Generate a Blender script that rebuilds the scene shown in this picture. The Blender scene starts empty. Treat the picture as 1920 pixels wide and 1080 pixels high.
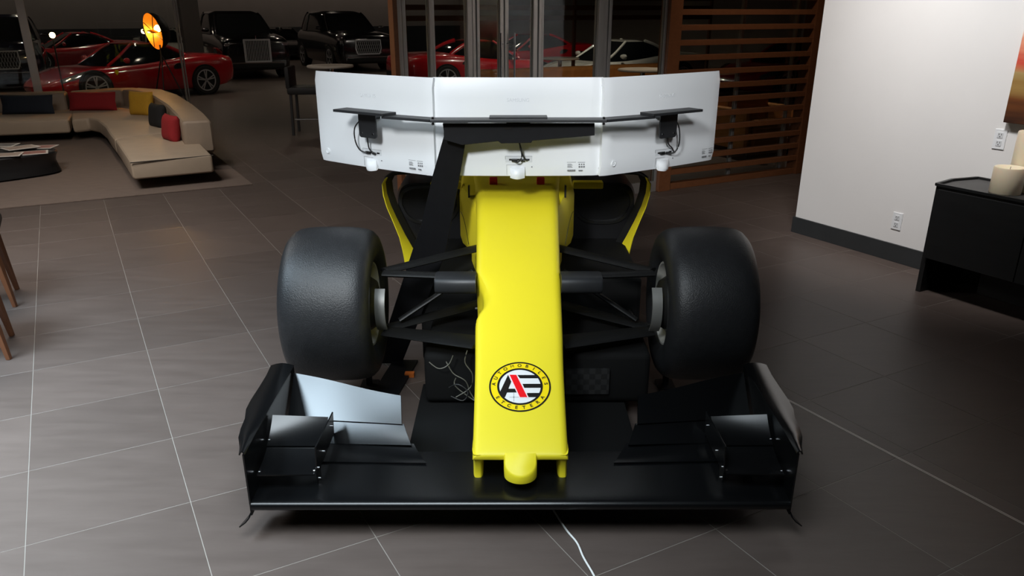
import bpy, bmesh, math, random
from mathutils import Vector, Matrix

random.seed(7)
S = bpy.context.scene
COL = S.collection
R = math.radians

# ------------------------------------------------------------------ camera
FPX, PITCH, CXP, CYP, HC = 1466.5, 0.3762, 960.0, 600.0, 1.65
cam_d = bpy.data.cameras.new('camera')
cam = bpy.data.objects.new('camera', cam_d)
COL.objects.link(cam)
cam.location = (0, 0, HC)
cam.rotation_euler = (math.pi / 2 - PITCH, 0, 0)
cam_d.sensor_width = 36.0
cam_d.lens = 36.0 * FPX / 1920.0
cam_d.shift_y = (CYP - 540.0) / 1920.0
cam_d.clip_start = 0.05
cam_d.clip_end = 200
S.camera = cam

# ------------------------------------------------------------------ colour management
S.view_settings.view_transform = 'Standard'
S.view_settings.look = 'None'
S.view_settings.exposure = 0.0
S.view_settings.gamma = 1.0
S.view_settings.use_curve_mapping = False

# ------------------------------------------------------------------ world (night outside)
W = bpy.data.worlds.new('world')
S.world = W
W.use_nodes = True
W.node_tree.nodes['Background'].inputs[0].default_value = (0.55, 0.6, 0.75, 1)
W.node_tree.nodes['Background'].inputs[1].default_value = 0.02

# ------------------------------------------------------------------ room frame
YAW = -0.5031
EX, EY = math.cos(YAW), -math.sin(YAW)      # u axis (along the glass front)
DX, DY = math.sin(YAW), math.cos(YAW)       # v axis (along the white wall)
CEIL = 3.4


def B(u, v, z=0.0):
    return Vector((u * EX + v * DX, u * EY + v * DY, z))


def ray(x, y):
    a = (x - CXP) / FPX
    b = (y - CYP) / FPX
    return Vector((a, math.cos(PITCH) - b * math.sin(PITCH), -(math.sin(PITCH) + b * math.cos(PITCH))))


def at(x, y, z=0.0):
    r = ray(x, y)
    return Vector((0, 0, HC)) + r * ((HC - z) / -r.z)


# ------------------------------------------------------------------ lights
ROT_FILL = -YAW


def area(name, loc, target, size, power, col=(1, 1, 1), size_y=None, spread=180):
    l = bpy.data.lights.new(name, 'AREA')
    l.energy = power
    l.color = col
    l.size = size
    if size_y:
        l.shape = 'RECTANGLE'
        l.size_y = size_y
    l.spread = R(spread)
    o = bpy.data.objects.new(name, l)
    COL.objects.link(o)
    o.location = loc
    o.rotation_euler = (Vector(target) - Vector(loc)).to_track_quat('-Z', 'Y').to_euler()
    return o


def spot(name, loc, target, power, angle, blend=0.6, col=(1, 1, 1), radius=0.08):
    l = bpy.data.lights.new(name, 'SPOT')
    l.energy = power
    l.color = col
    l.spot_size = R(angle)
    l.spot_blend = blend
    l.shadow_soft_size = radius
    o = bpy.data.objects.new(name, l)
    COL.objects.link(o)
    o.location = loc
    o.rotation_euler = (Vector(target) - Vector(loc)).to_track_quat('-Z', 'Y').to_euler()
    return o


# big ceiling panel over the car's left front, the room's main light
area('ceiling_panel_or_fill', (-1.70, 1.15, 3.25), (-2.75, 1.15, 0.0), 1.55, 165, (0.82, 0.93, 1.0), 4.2, 128)
# panels over the open floor on the left
area('ceiling_panel_or_fill', (-3.8, 5.4, 3.3), (-3.6, 6.2, 0.0), 1.6, 105, (1.0, 0.95, 0.90), None, 140)
area('ceiling_panel_or_fill', (-3.6, 2.0, 3.25), (-3.4, 2.0, 0.0), 1.9, 235, (0.68, 0.86, 1.0), None, 100)  # fill added to brighten the near-left floor
# fill spots added behind the camera to brighten the nose and the monitors
spot('front_fill_spot', (-1.1, -0.5, 3.0), (-0.12, 3.65, 1.0), 680, 36, 1.0, (0.94, 0.98, 1.0), 0.3)
spot('front_fill_spot', (0.5, -0.6, 2.8), (0.80, 3.6, 1.25), 300, 22, 1.0, (0.96, 0.98, 1.0), 0.2)
# wall washers on the white wall
spot('wall_washer', B(3.3, 2.6, 3.3), B(4.93, 3.0, 1.45), 310, 66, 0.9, (1.0, 0.98, 0.97), 0.2)
spot('wall_washer', B(3.5, 4.2, 3.3), B(4.93, 3.9, 1.45), 150, 60, 0.9, (1.0, 0.94, 0.9), 0.2)
# warm pool over the lounge corner
spot('lounge_downlight', B(0.2, 9.6, 3.3), B(0.4, 10.6, 0.2), 88, 95, 0.9, (1.0, 0.86, 0.72), 0.15)
spot('meeting_room_fill', B(7.4, 9.0, 3.3), B(7.4, 9.2, 0.0), 190, 120, 0.9, (1.0, 0.85, 0.68), 0.1)  # added fill so the meeting room furniture shows
spot('rear_car_fill', B(9.3, 13.3, 3.3), B(9.3, 16.2, 0.4), 260, 100, 0.9, (1.0, 0.92, 0.82), 0.06)  # added fill to bring out the cars behind the doors
spot('bar_table_fill', B(3.2, 10.2, 3.3), B(3.1, 10.6, 0.8), 25, 60, 0.9, (1.0, 0.85, 0.7), 0.1)  # added fill to lift the pale bar table top
spot('slat_downlight', B(5.6, 4.9, 3.3), B(5.9, 6.0, 0.8), 62, 80, 0.9, (1.0, 0.85, 0.7), 0.1)
# fill strip added to lift the far back wall behind the cars
area('back_wall_fill', B(1.5, 32.6, 3.3), B(1.5, 34.0, 1.9), 30.0, 46, (1.0, 0.86, 0.74), 0.3, 160).rotation_euler = (R(50), 0, ROT_FILL)


# ------------------------------------------------------------------ materials
MATS = {}


def mat(name, col, rough=0.5, metal=0.0, coat=0.0, var=0.0, scale=20.0, bump=0.0, bscale=None, stretch=None,
        emit=None, estr=0.0, spec=0.5, aniso=False, coat_rough=0.03, col2=None, detail=4.0):
    if name in MATS:
        return MATS[name]
    m = bpy.data.materials.new(name)
    m.use_nodes = True
    nt = m.node_tree
    b = nt.nodes['Principled BSDF']
    b.inputs['Base Color'].default_value = (*col, 1)
    b.inputs['Roughness'].default_value = rough
    b.inputs['Metallic'].default_value = metal
    b.inputs['Coat Weight'].default_value = coat
    b.inputs['Coat Roughness'].default_value = coat_rough
    b.inputs['Specular IOR Level'].default_value = spec
    if emit:
        b.inputs['Emission Color'].default_value = (*emit, 1)
        b.inputs['Emission Strength'].default_value = estr
    if var > 0 or bump > 0 or col2:
        tc = nt.nodes.new('ShaderNodeTexCoord')
        mp = nt.nodes.new('ShaderNodeMapping')
        if stretch:
            mp.inputs['Scale'].default_value = stretch
        nt.links.new(tc.outputs['Object'], mp.inputs['Vector'])
        n = nt.nodes.new('ShaderNodeTexNoise')
        n.inputs['Scale'].default_value = scale
        n.inputs['Detail'].default_value = detail
        nt.links.new(mp.outputs[0], n.inputs['Vector'])
        if var > 0 or col2:
            mx = nt.nodes.new('ShaderNodeMix')
            mx.data_type = 'RGBA'
            a = [max(0.0, c * (1 - var)) for c in col]
            c2 = list(col2) if col2 else [min(1.0, c * (1 + var)) for c in col]
            mx.inputs[6].default_value = (*a, 1)
            mx.inputs[7].default_value = (*c2, 1)
            nt.links.new(n.outputs['Fac'], mx.inputs[0])
            nt.links.new(mx.outputs[2], b.inputs['Base Color'])
        if bump > 0:
            n2 = n
            if bscale:
                n2 = nt.nodes.new('ShaderNodeTexNoise')
                n2.inputs['Scale'].default_value = bscale
                n2.inputs['Detail'].default_value = 3
                nt.links.new(mp.outputs[0], n2.inputs['Vector'])
            bp = nt.nodes.new('ShaderNodeBump')
            bp.inputs['Strength'].default_value = bump
            bp.inputs['Distance'].default_value = 0.01
            nt.links.new(n2.outputs['Fac'], bp.inputs['Height'])
            nt.links.new(bp.outputs[0], b.inputs['Normal'])
    MATS[name] = m
    return m


def glass_mat(name, tint=(0.8, 0.85, 0.85), refl=0.12):
    m = bpy.data.materials.new(name)
    m.use_nodes = True
    nt = m.node_tree
    nt.nodes.remove(nt.nodes['Principled BSDF'])
    out = nt.nodes['Material Output']
    t = nt.nodes.new('ShaderNodeBsdfTransparent')
    t.inputs[0].default_value = (*tint, 1)
    g = nt.nodes.new('ShaderNodeBsdfGlossy')
    g.inputs['Roughness'].default_value = 0.01
    g.inputs['Color'].default_value = (0.9, 0.95, 1, 1)
    fr = nt.nodes.new('ShaderNodeFresnel')
    fr.inputs[0].default_value = 1.33
    mx = nt.nodes.new('ShaderNodeMixShader')
    nt.links.new(fr.outputs[0], mx.inputs[0])
    nt.links.new(t.outputs[0], mx.inputs[1])
    nt.links.new(g.outputs[0], mx.inputs[2])
    nt.links.new(mx.outputs[0], out.inputs['Surface'])
    MATS[name] = m
    return m


def wood_mat(name, c1, c2, scale=6.0, stretch=(1, 1, 12), rough=0.4):
    m = bpy.data.materials.new(name)
    m.use_nodes = True
    nt = m.node_tree
    b = nt.nodes['Principled BSDF']
    b.inputs['Roughness'].default_value = rough
    tc = nt.nodes.new('ShaderNodeTexCoord')
    mp = nt.nodes.new('ShaderNodeMapping')
    mp.inputs['Scale'].default_value = stretch
    n = nt.nodes.new('ShaderNodeTexNoise')
    n.inputs['Scale'].default_value = scale
    n.inputs['Detail'].default_value = 6
    n.inputs['Distortion'].default_value = 0.6
    mx = nt.nodes.new('ShaderNodeMix')
    mx.data_type = 'RGBA'
    mx.inputs[6].default_value = (*c1, 1)
    mx.inputs[7].default_value = (*c2, 1)
    nt.links.new(tc.outputs['Object'], mp.inputs[0])
    nt.links.new(mp.outputs[0], n.inputs['Vector'])
    nt.links.new(n.outputs['Fac'], mx.inputs[0])
    nt.links.new(mx.outputs[2], b.inputs['Base Color'])
    MATS[name] = m
    return m


def tile_mat():
    m = bpy.data.materials.new('dark_porcelain')
    m.use_nodes = True
    nt = m.node_tree
    L = nt.links
    b = nt.nodes['Principled BSDF']
    geo = nt.nodes.new('ShaderNodeNewGeometry')
    oi = nt.nodes.new('ShaderNodeObjectInfo')
    mp = nt.nodes.new('ShaderNodeMapping')
    mp.inputs['Rotation'].default_value = (0, 0, 0.25)
    mp.inputs['Scale'].default_value = (1.0, 5.0, 1.0)
    n = nt.nodes.new('ShaderNodeTexNoise')
    n.inputs['Scale'].default_value = 3.2
    n.inputs['Detail'].default_value = 8
    n.inputs['Roughness'].default_value = 0.62
    L.new(geo.outputs['Position'], mp.inputs[0])
    L.new(mp.outputs[0], n.inputs['Vector'])
    mx = nt.nodes.new('ShaderNodeMix')
    mx.data_type = 'RGBA'
    mx.inputs[6].default_value = (0.066, 0.050, 0.043, 1)
    mx.inputs[7].default_value = (0.120, 0.092, 0.080, 1)
    L.new(n.outputs['Fac'], mx.inputs[0])
    hs = nt.nodes.new('ShaderNodeHueSaturation')
    mr = nt.nodes.new('ShaderNodeMapRange')
    mr.inputs['To Min'].default_value = 0.9
    mr.inputs['To Max'].default_value = 1.08
    L.new(oi.outputs['Random'], mr.inputs['Value'])
    L.new(mr.outputs[0], hs.inputs['Value'])
    L.new(mx.outputs[2], hs.inputs['Color'])
    L.new(hs.outputs[0], b.inputs['Base Color'])
    r2 = nt.nodes.new('ShaderNodeMapRange')
    r2.inputs['To Min'].default_value = 0.36
    r2.inputs['To Max'].default_value = 0.5
    L.new(n.outputs['Fac'], r2.inputs['Value'])
    L.new(r2.outputs[0], b.inputs['Roughness'])
    b.inputs['Specular IOR Level'].default_value = 0.3
    bp = nt.nodes.new('ShaderNodeBump')
    bp.inputs['Strength'].default_value = 0.15
    bp.inputs['Distance'].default_value = 0.004
    L.new(n.outputs['Fac'], bp.inputs['Height'])
    L.new(bp.outputs[0], b.inputs['Normal'])
    MATS['tile'] = m
    return m


M_TILE = tile_mat()
M_GROUT = mat('grout', (0.22, 0.195, 0.17), 0.8, var=0.5, scale=1.3)
M_WALL = mat('white_wall_paint', (0.78, 0.77, 0.76), 0.7, var=0.03, scale=3, bump=0.02, bscale=200)
M_DARKWALL = mat('taupe_wall_paint', (0.25, 0.22, 0.2), 0.8, var=0.1, scale=2)
M_CEIL = mat('dark_ceiling', (0.05, 0.05, 0.05), 0.9, var=0.1, scale=2)
M_BASEB = mat('charcoal_tile_base', (0.03, 0.033, 0.035), 0.35, var=0.2, scale=8)
M_WOOD = wood_mat('red_brown_wood', (0.13, 0.045, 0.018), (0.22, 0.082, 0.033), 5, (1.5, 8, 8))
M_CHAIRWOOD = wood_mat('chair_wood', (0.10, 0.035, 0.016), (0.2, 0.075, 0.03), 8, (6, 6, 1))
M_ALU = mat('brushed_aluminium', (0.5, 0.47, 0.44), 0.38, 0.7, var=0.05, scale=30, stretch=(40, 40, 1))
M_CHROME = mat('chrome', (0.8, 0.8, 0.82), 0.12, 1.0, var=0.03, scale=20)
M_STEELB = mat('satin_black_steel', (0.006, 0.006, 0.007), 0.45, 0.0, var=0.2, scale=30, bump=0.02, bscale=300, spec=0.2)
M_STEELG = mat('dark_grey_steel', (0.018, 0.019, 0.021), 0.45, 0.1, var=0.15, scale=30, bump=0.02, bscale=300)
M_WINGB = mat('wing_black', (0.003, 0.0032, 0.0036), 0.25, 0.0, var=0.15, scale=6, spec=0.55)
M_CARBON = mat('carbon_fibre', (0.008, 0.008, 0.008), 0.45, 0.0, var=0.5, scale=150, detail=1, spec=0.25)
M_YEL = mat('yellow_gloss_paint', (0.79, 0.66, 0.022), 0.45, 0.0, coat=0.08, coat_rough=0.3, var=0.03, scale=3, spec=0.3)
M_RUB = mat('worn_rubber', (0.018, 0.0185, 0.02), 0.42, 0.0, var=0.3, scale=40, bump=0.0, spec=0.38)
M_WHITEP = mat('white_plastic', (0.8, 0.82, 0.84), 0.42, 0.0, var=0.015, scale=5)
M_WHITEP2 = mat('pale_grey_plastic', (0.66, 0.68, 0.7), 0.4, 0.0, var=0.02, scale=5)
M_BLACKP = mat('black_plastic', (0.012, 0.012, 0.012), 0.4, var=0.1, scale=20)
M_GREYP = mat('grey_print', (0.18, 0.18, 0.19), 0.6, var=0.1, scale=50)
M_RED = mat('red_fabric', (0.62, 0.012, 0.016), 0.6, var=0.1, scale=60)
M_CABLE = mat('black_cable', (0.015, 0.015, 0.015), 0.5, var=0.1, scale=20)
M_CABLEG = mat('pale_cable', (0.09, 0.085, 0.065), 0.5, var=0.1, scale=20)
M_CORD = mat('white_cord', (0.8, 0.8, 0.78), 0.5, var=0.05, scale=20)
M_RIM = mat('satin_alloy', (0.17, 0.17, 0.16), 0.45, 0.3, var=0.1, scale=12)
M_RIMLIP = mat('rim_lip', (0.5, 0.49, 0.45), 0.35, 0.25, var=0.1, scale=12)
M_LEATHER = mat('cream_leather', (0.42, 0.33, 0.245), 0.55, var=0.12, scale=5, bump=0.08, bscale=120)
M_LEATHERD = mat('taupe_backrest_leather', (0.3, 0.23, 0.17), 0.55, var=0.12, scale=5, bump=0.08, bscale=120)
M_SEAM = mat('dark_stitching', (0.05, 0.04, 0.03), 0.8, var=0.1, scale=30)
M_RUG = mat('taupe_rug', (0.16, 0.118, 0.095), 0.95, var=0.3, scale=7, bump=0.3, bscale=300, stretch=(1, 6, 1))
M_LACQ = mat('black_lacquer', (0.012, 0.012, 0.013), 0.3, var=0.1, scale=6)
M_CAB = mat('black_oak_veneer', (0.011, 0.0115, 0.012), 0.42, var=0.3, scale=4, stretch=(1, 1, 9))
M_CABTOP = mat('charcoal_cabinet_top', (0.035, 0.034, 0.033), 0.5, var=0.2, scale=10)
M_WAX = mat('ivory_wax', (0.78, 0.68, 0.5), 0.45, var=0.06, scale=6)
M_WAX.node_tree.nodes['Principled BSDF'].inputs['Subsurface Weight'].default_value = 0.2
M_GLASS = glass_mat('clear_glass', (0.92, 0.94, 0.93))
M_GLASSD = glass_mat('tinted_glass', (0.80, 0.81, 0.79))
M_BLACK = mat('emblem_black', (0.01, 0.009, 0.008), 0.45, var=0.05, scale=20, spec=0.15)
M_EMWHITE = mat('emblem_white', (0.72, 0.73, 0.73), 0.45, var=0.04, scale=6, spec=0.15)
M_EMRED = mat('emblem_red', (0.78, 0.006, 0.012), 0.45, var=0.03, scale=6, spec=0.15)
M_EMPINK = mat('emblem_pale_edge', (0.85, 0.66, 0.68), 0.45, var=0.03, scale=6, spec=0.15)
M_EMYEL = mat('emblem_yellow', (0.85, 0.64, 0.005), 0.45, var=0.03, scale=6, spec=0.15)
M_ORANGE = mat('rust_orange_velvet', (0.4, 0.16, 0.035), 0.8, var=0.4, scale=9)
M_TABLEW = mat('pale_stone_top', (0.5, 0.44, 0.37), 0.35, var=0.08, scale=8)
M_BLKVEL = mat('black_upholstery', (0.015, 0.014, 0.014), 0.6, var=0.2, scale=30)


# ------------------------------------------------------------------ mesh helpers
class MB:
    def __init__(self):
        self.v = []
        self.f = []

    def add(self, vs, fs):
        o = len(self.v)
        self.v += [tuple(p) for p in vs]
        self.f += [tuple(i + o for i in q) for q in fs]
        return self

    def box(self, a, b):
        x0, y0, z0 = a
        x1, y1, z1 = b
        return self.add([(x0, y0, z0), (x1, y0, z0), (x1, y1, z0), (x0, y1, z0), (x0, y0, z1), (x1, y0, z1), (x1, y1, z1), (x0, y1, z1)],
                        [(0, 3, 2, 1), (4, 5, 6, 7), (0, 1, 5, 4), (1, 2, 6, 5), (2, 3, 7, 6), (3, 0, 4, 7)])

    def bar(self, a, b, w, h, up=(0, 0, 1), w2=None, h2=None):
        a, b, up = Vector(a), Vector(b), Vector(up)
        t = (b - a).normalized()
        s = t.cross(up).normalized()
        n = s.cross(t).normalized()
        w2 = w if w2 is None else w2
        h2 = h if h2 is None else h2
        vs = []
        for p, ww, hh in ((a, w, h), (b, w2, h2)):
            for i, j in ((-1, -1), (1, -1), (1, 1), (-1, 1)):
                vs.append(p + s * (i * ww / 2) + n * (j * hh / 2))
        return self.add(vs, [(0, 1, 2, 3), (7, 6, 5, 4), (0, 4, 5, 1), (1, 5, 6, 2), (2, 6, 7, 3), (3, 7, 4, 0)])

    def blade(self, a, b, chord, thick, up=(0, 0, 1), chord2=None, n=12):
        """aerofoil-section strut from a to b; chord lies across, perpendicular to up"""
        a, b, up = Vector(a), Vector(b), Vector(up)
        t = (b - a).normalized()
        s = t.cross(up).normalized()
        nn = s.cross(t).normalized()
        chord2 = chord if chord2 is None else chord2
        rings = []
        for p, c in ((a, chord), (b, chord2)):
            rings.append([p + s * (math.cos(2 * math.pi * k / n) * c / 2) + nn * (math.sin(2 * math.pi * k / n) * thick / 2 * (abs(math.sin(2 * math.pi * k / n)) ** 0.3 if k % (n // 2) else 1)) for k in range(n)])
        return self.loft(rings, True, True)

    def loft(self, rings, closed=True, caps=True):
        o = len(self.v)
        n = len(rings[0])
        for r in rings:
            self.v += [tuple(p) for p in r]
        for i in range(len(rings) - 1):
            for j in range(n if closed else n - 1):
                k = (j + 1) % n
                self.f.append((o + i * n + j, o + i * n + k, o + (i + 1) * n + k, o + (i + 1) * n + j))
        if caps and closed:
            self.f.append(tuple(o + j for j in reversed(range(n))))
            m = (len(rings) - 1) * n
            self.f.append(tuple(o + m + j for j in range(n)))
        return self

    def cyl(self, a, b, r, r2=None, n=16, caps=True):
        a, b = Vector(a), Vector(b)
        t = (b - a).normalized()
        ref = Vector((0, 0, 1)) if abs(t.z) < 0.9 else Vector((1, 0, 0))
        s = t.cross(ref).normalized()
        q = t.cross(s)
        r2 = r if r2 is None else r2
        return self.loft([[p + s * (math.cos(2 * math.pi * k / n) * rr) + q * (math.sin(2 * math.pi * k / n) * rr) for k in range(n)]
                          for p, rr in ((a, r), (b, r2))], True, caps)

    def tube(self, pts, r, n=6, smooth=4):
        pts = [Vector(p) for p in pts]
        if smooth > 1:
            out = []
            for i in range(len(pts) - 1):
                p0 = pts[max(i - 1, 0)]
                p1, p2 = pts[i], pts[i + 1]
                p3 = pts[min(i + 2, len(pts) - 1)]
                for k in range(smooth):
                    t = k / smooth
                    out.append(0.5 * ((2 * p1) + (p2 - p0) * t + (2 * p0 - 5 * p1 + 4 * p2 - p3) * t * t + (3 * p1 - p0 - 3 * p2 + p3) * t ** 3))
            out.append(pts[-1])
            pts = out
        rings = []
        for i, p in enumerate(pts):
            t = (pts[min(i + 1, len(pts) - 1)] - pts[max(i - 1, 0)]).normalized()
            ref = Vector((0, 0, 1)) if abs(t.z) < 0.95 else Vector((1, 0, 0))
            s = t.cross(ref).normalized()
            q = t.cross(s)
            rings.append([p + s * (math.cos(2 * math.pi * k / n) * r) + q * (math.sin(2 * math.pi * k / n) * r) for k in range(n)])
        return self.loft(rings, True, True)

    def lathe(self, prof, axis='z', c=(0, 0, 0), n=32, sx=1.0, sy=1.0, ring=None):
        """prof: list of (radius, along)"""
        rings = []
        hollow = prof[0][0] > 0.001 and prof[-1][0] > 0.001
        if hollow:
            prof = list(prof) + [prof[0]]
        for r, h in prof:
            ring = []
            for k in range(n):
                a = 2 * math.pi * k / n
                p, q = math.cos(a) * r * sx, math.sin(a) * r * sy
                if axis == 'z':
                    ring.append((c[0] + p, c[1] + q, c[2] + h))
                elif axis == 'x':
                    ring.append((c[0] + h, c[1] + p, c[2] + q))
                else:
                    ring.append((c[0] + p, c[1] + h, c[2] + q))
            rings.append(ring)
        return self.loft(rings, True, not hollow)

    def prism(self, poly, z0, z1, fn=None):
        """plan polygon (x,y) extruded z0..z1, fn maps (x,y,z)->point"""
        fn = fn or (lambda x, y, z: (x, y, z))
        n = len(poly)
        vs = [fn(p[0], p[1], z0) for p in poly] + [fn(p[0], p[1], z1) for p in poly]
        fs = [tuple(reversed(range(n))), tuple(range(n, 2 * n))] + [(i, (i + 1) % n, n + (i + 1) % n, n + i) for i in range(n)]
        return self.add(vs, fs)

    def sheet(self, P, Q, th, n=None):
        """solid sheet between two grids: rows of points; thickness th along the normals"""
        return self

    def build(self, name, m, parent=None, smooth=None, bevel=0.0, seg=2, sub=0):
        me = bpy.data.meshes.new(name)
        me.from_pydata(self.v, [], self.f)
        me.materials.append(m)
        bm = bmesh.new()
        bm.from_mesh(me)
        bmesh.ops.remove_doubles(bm, verts=bm.verts, dist=1e-6)
        bmesh.ops.recalc_face_normals(bm, faces=bm.faces)
        if bevel > 0:
            es = [e for e in bm.edges if len(e.link_faces) == 2 and e.calc_face_angle(0) > 0.6]
            bmesh.ops.bevel(bm, geom=es, offset=bevel, segments=seg, profile=0.6, affect='EDGES', clamp_overlap=True)
        bm.to_mesh(me)
        bm.free()
        o = bpy.data.objects.new(name, me)
        COL.objects.link(o)
        if parent:
            o.parent = parent
        if smooth is not None:
            me.shade_smooth()
            try:
                me.set_sharp_from_angle(angle=R(smooth))
            except Exception:
                pass
        if sub:
            md = o.modifiers.new('sub', 'SUBSURF')
            md.levels = sub
            md.render_levels = sub
        return o


def grid_solid(rows, th, flip=1):
    """rows[i][j] points -> closed sheet of thickness th"""
    ni, nj = len(rows), len(rows[0])
    P = [[Vector(p) for p in r] for r in rows]
    Nn = []
    for i in range(ni):
        rr = []
        for j in range(nj):
            du = P[min(i + 1, ni - 1)][j] - P[max(i - 1, 0)][j]
            dv = P[i][min(j + 1, nj - 1)] - P[i][max(j - 1, 0)]
            rr.append(du.cross(dv).normalized() * flip)
        Nn.append(rr)
    vs = [P[i][j] for i in range(ni) for j in range(nj)] + [P[i][j] - Nn[i][j] * th for i in range(ni) for j in range(nj)]
    o = ni * nj
    fs = []
    for i in range(ni - 1):
        for j in range(nj - 1):
            a, b, c, d = i * nj + j, i * nj + j + 1, (i + 1) * nj + j + 1, (i + 1) * nj + j
            fs.append((a, b, c, d))
            fs.append((o + d, o + c, o + b, o + a))
    for i in range(ni - 1):
        for j in (0, nj - 1):
            a, d = i * nj + j, (i + 1) * nj + j
            fs.append((a, d, o + d, o + a))
    for j in range(nj - 1):
        for i in (0, ni - 1):
            a, b = i * nj + j, i * nj + j + 1
            fs.append((a, b, o + b, o + a))
    m = MB()
    m.add(vs, fs)
    return m


def tag(o, label=None, cat=None, group=None, kind=None):
    if label:
        o['label'] = label
    if cat:
        o['category'] = cat
    if group:
        o['group'] = group
    if kind:
        o['kind'] = kind
    return o


def empty(name, loc=(0, 0, 0), rz=0.0, label=None, cat=None, group=None, kind=None, scale=1.0):
    o = bpy.data.objects.new(name, None)
    COL.objects.link(o)
    o.empty_display_size = 0.1
    o.location = loc
    o.rotation_euler = (0, 0, rz)
    o.scale = (scale, scale, scale)
    return tag(o, label, cat, group, kind)


def struct(o):
    o['kind'] = 'structure'
    return o


def text_mesh(s, size, font_ext=0.0, fat=0.0):
    cu = bpy.data.curves.new('lettering', 'FONT')
    cu.body = s
    cu.size = size
    cu.align_x = 'CENTER'
    cu.align_y = 'CENTER'
    cu.extrude = font_ext
    cu.offset = fat
    ob = bpy.data.objects.new('lettering', cu)
    COL.objects.link(ob)
    dg = bpy.context.evaluated_depsgraph_get()
    me = bpy.data.meshes.new_from_object(ob.evaluated_get(dg))
    bpy.data.objects.remove(ob)
    vs = [v.co.copy() for v in me.vertices]
    fs = [tuple(p.vertices) for p in me.polygons]
    bpy.data.meshes.remove(me)
    return vs, fs


def lerp(a, b, t):
    return a + (b - a) * t


def interp(tab, x):
    """tab: sorted list of (x, v0, v1 ...) -> tuple, smooth (Catmull-like via smoothstep-free linear)"""
    if x <= tab[0][0]:
        return tab[0][1:]
    for a, b in zip(tab, tab[1:]):
        if x <= b[0]:
            t = (x - a[0]) / (b[0] - a[0])
            return tuple(lerp(p, q, t) for p, q in zip(a[1:], b[1:]))
    return tab[-1][1:]


def cat_interp(tab, x):
    """monotone-ish cubic through table rows"""
    n = len(tab)
    if x <= tab[0][0]:
        return tab[0][1:]
    if x >= tab[-1][0]:
        return tab[-1][1:]
    for i in range(n - 1):
        a, b = tab[i], tab[i + 1]
        if x <= b[0]:
            h = b[0] - a[0]
            t = (x - a[0]) / h
            out = []
            for k in range(1, len(a)):
                def slope(j):
                    if j == 0 or j == n - 1:
                        jj = 0 if j == 0 else n - 2
                        return (tab[jj + 1][k] - tab[jj][k]) / (tab[jj + 1][0] - tab[jj][0])
                    d0 = (tab[j][k] - tab[j - 1][k]) / (tab[j][0] - tab[j - 1][0])
                    d1 = (tab[j + 1][k] - tab[j][k]) / (tab[j + 1][0] - tab[j][0])
                    if d0 * d1 <= 0:
                        return 0.0
                    return 2 * d0 * d1 / (d0 + d1)
                m0, m1 = slope(i) * h, slope(i + 1) * h
                t2, t3 = t * t, t ** 3
                out.append((2 * t3 - 3 * t2 + 1) * a[k] + (t3 - 2 * t2 + t) * m0 + (-2 * t3 + 3 * t2) * b[k] + (t3 - t2) * m1)
            return tuple(out)

# =================================================================== SETTING
PIT = 0.5175
ROTB = -YAW
fl = MB()
pts = [B(-16, -3), B(16, -3), B(16, 40), B(-16, 40)]
fl.add([(p.x, p.y, -0.0007) for p in pts] + [(p.x, p.y, -0.12) for p in pts], [(0, 1, 2, 3), (7, 6, 5, 4), (0, 4, 5, 1), (1, 5, 6, 2), (2, 6, 7, 3), (3, 7, 4, 0)])
floor = struct(fl.build('floor', M_GROUT))


def project(P):
    q = P - Vector((0, 0, HC))
    D = q.y * math.cos(PITCH) - q.z * math.sin(PITCH)
    if D < 0.1:
        return None
    return CXP + FPX * q.x / D, CYP + FPX * (-q.y * math.sin(PITCH) - q.z * math.cos(PITCH)) / D, D


GAP = 0.0028
h = (PIT - GAP) / 2
tm = bpy.data.meshes.new('floor_tile')
bv = 0.0005
tm.from_pydata([(-h, -h, -0.01), (h, -h, -0.01), (h, h, -0.01), (-h, h, -0.01), (-h, -h, -bv), (h, -h, -bv), (h, h, -bv), (-h, h, -bv),
                (-h + bv, -h + bv, 0), (h - bv, -h + bv, 0), (h - bv, h - bv, 0), (-h + bv, h - bv, 0)], [],
               [(0, 1, 5, 4), (1, 2, 6, 5), (2, 3, 7, 6), (3, 0, 4, 7), (4, 5, 9, 8), (5, 6, 10, 9), (6, 7, 11, 10), (7, 4, 8, 11), (8, 9, 10, 11)])
tm.materials.append(M_TILE)
cells = []
for i in range(-30, 30):
    for j in range(-8, 74):
        u = -0.384 + PIT * (i + 0.5)
        v = 1.099 + PIT * (j + 0.5)
        p = B(u, v)
        q = project(p)
        vis = q is not None and -120 < q[0] < 2040 and 60 < q[1] < 1230
        cells.append((0 if vis else 1, p.length, u, v))
cells.sort()
rest = MB()
for k, (nv, dist, u, v) in enumerate(cells):
    p = B(u, v)
    if k < 290 and nv == 0:
        o = bpy.data.objects.new('floor_tile', tm)
        COL.objects.link(o)
        o.location = p
        o.rotation_euler = (0, 0, ROTB)
        o.parent = floor
    else:
        rest.add([B(u - h, v - h), B(u + h, v - h), B(u + h, v + h), B(u - h, v + h)], [(0, 1, 2, 3)])
ro = rest.build('floor_tile_field', M_TILE, floor)
ro['kind'] = 'stuff'

# metal expansion joint in the floor
m = MB()
for u0, u1 in ((2.6325, 2.6355), (2.6400, 2.6430)):
    m.prism([(u0, -2), (u1, -2), (u1, 5.9), (u0, 5.9)], 0.0003, 0.0012, lambda x, y, z: B(x, y, z))
struct(m.build('trim_1', mat('joint_metal', (0.6, 0.56, 0.52), 0.4, 0.3, var=0.1, scale=10)))

# ceiling
m = MB().prism([(-16, -3), (16, -3), (16, 40), (-16, 40)], CEIL, CEIL + 0.1, lambda x, y, z: B(x, y, z))
struct(m.build('ceiling', M_CEIL))


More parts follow.
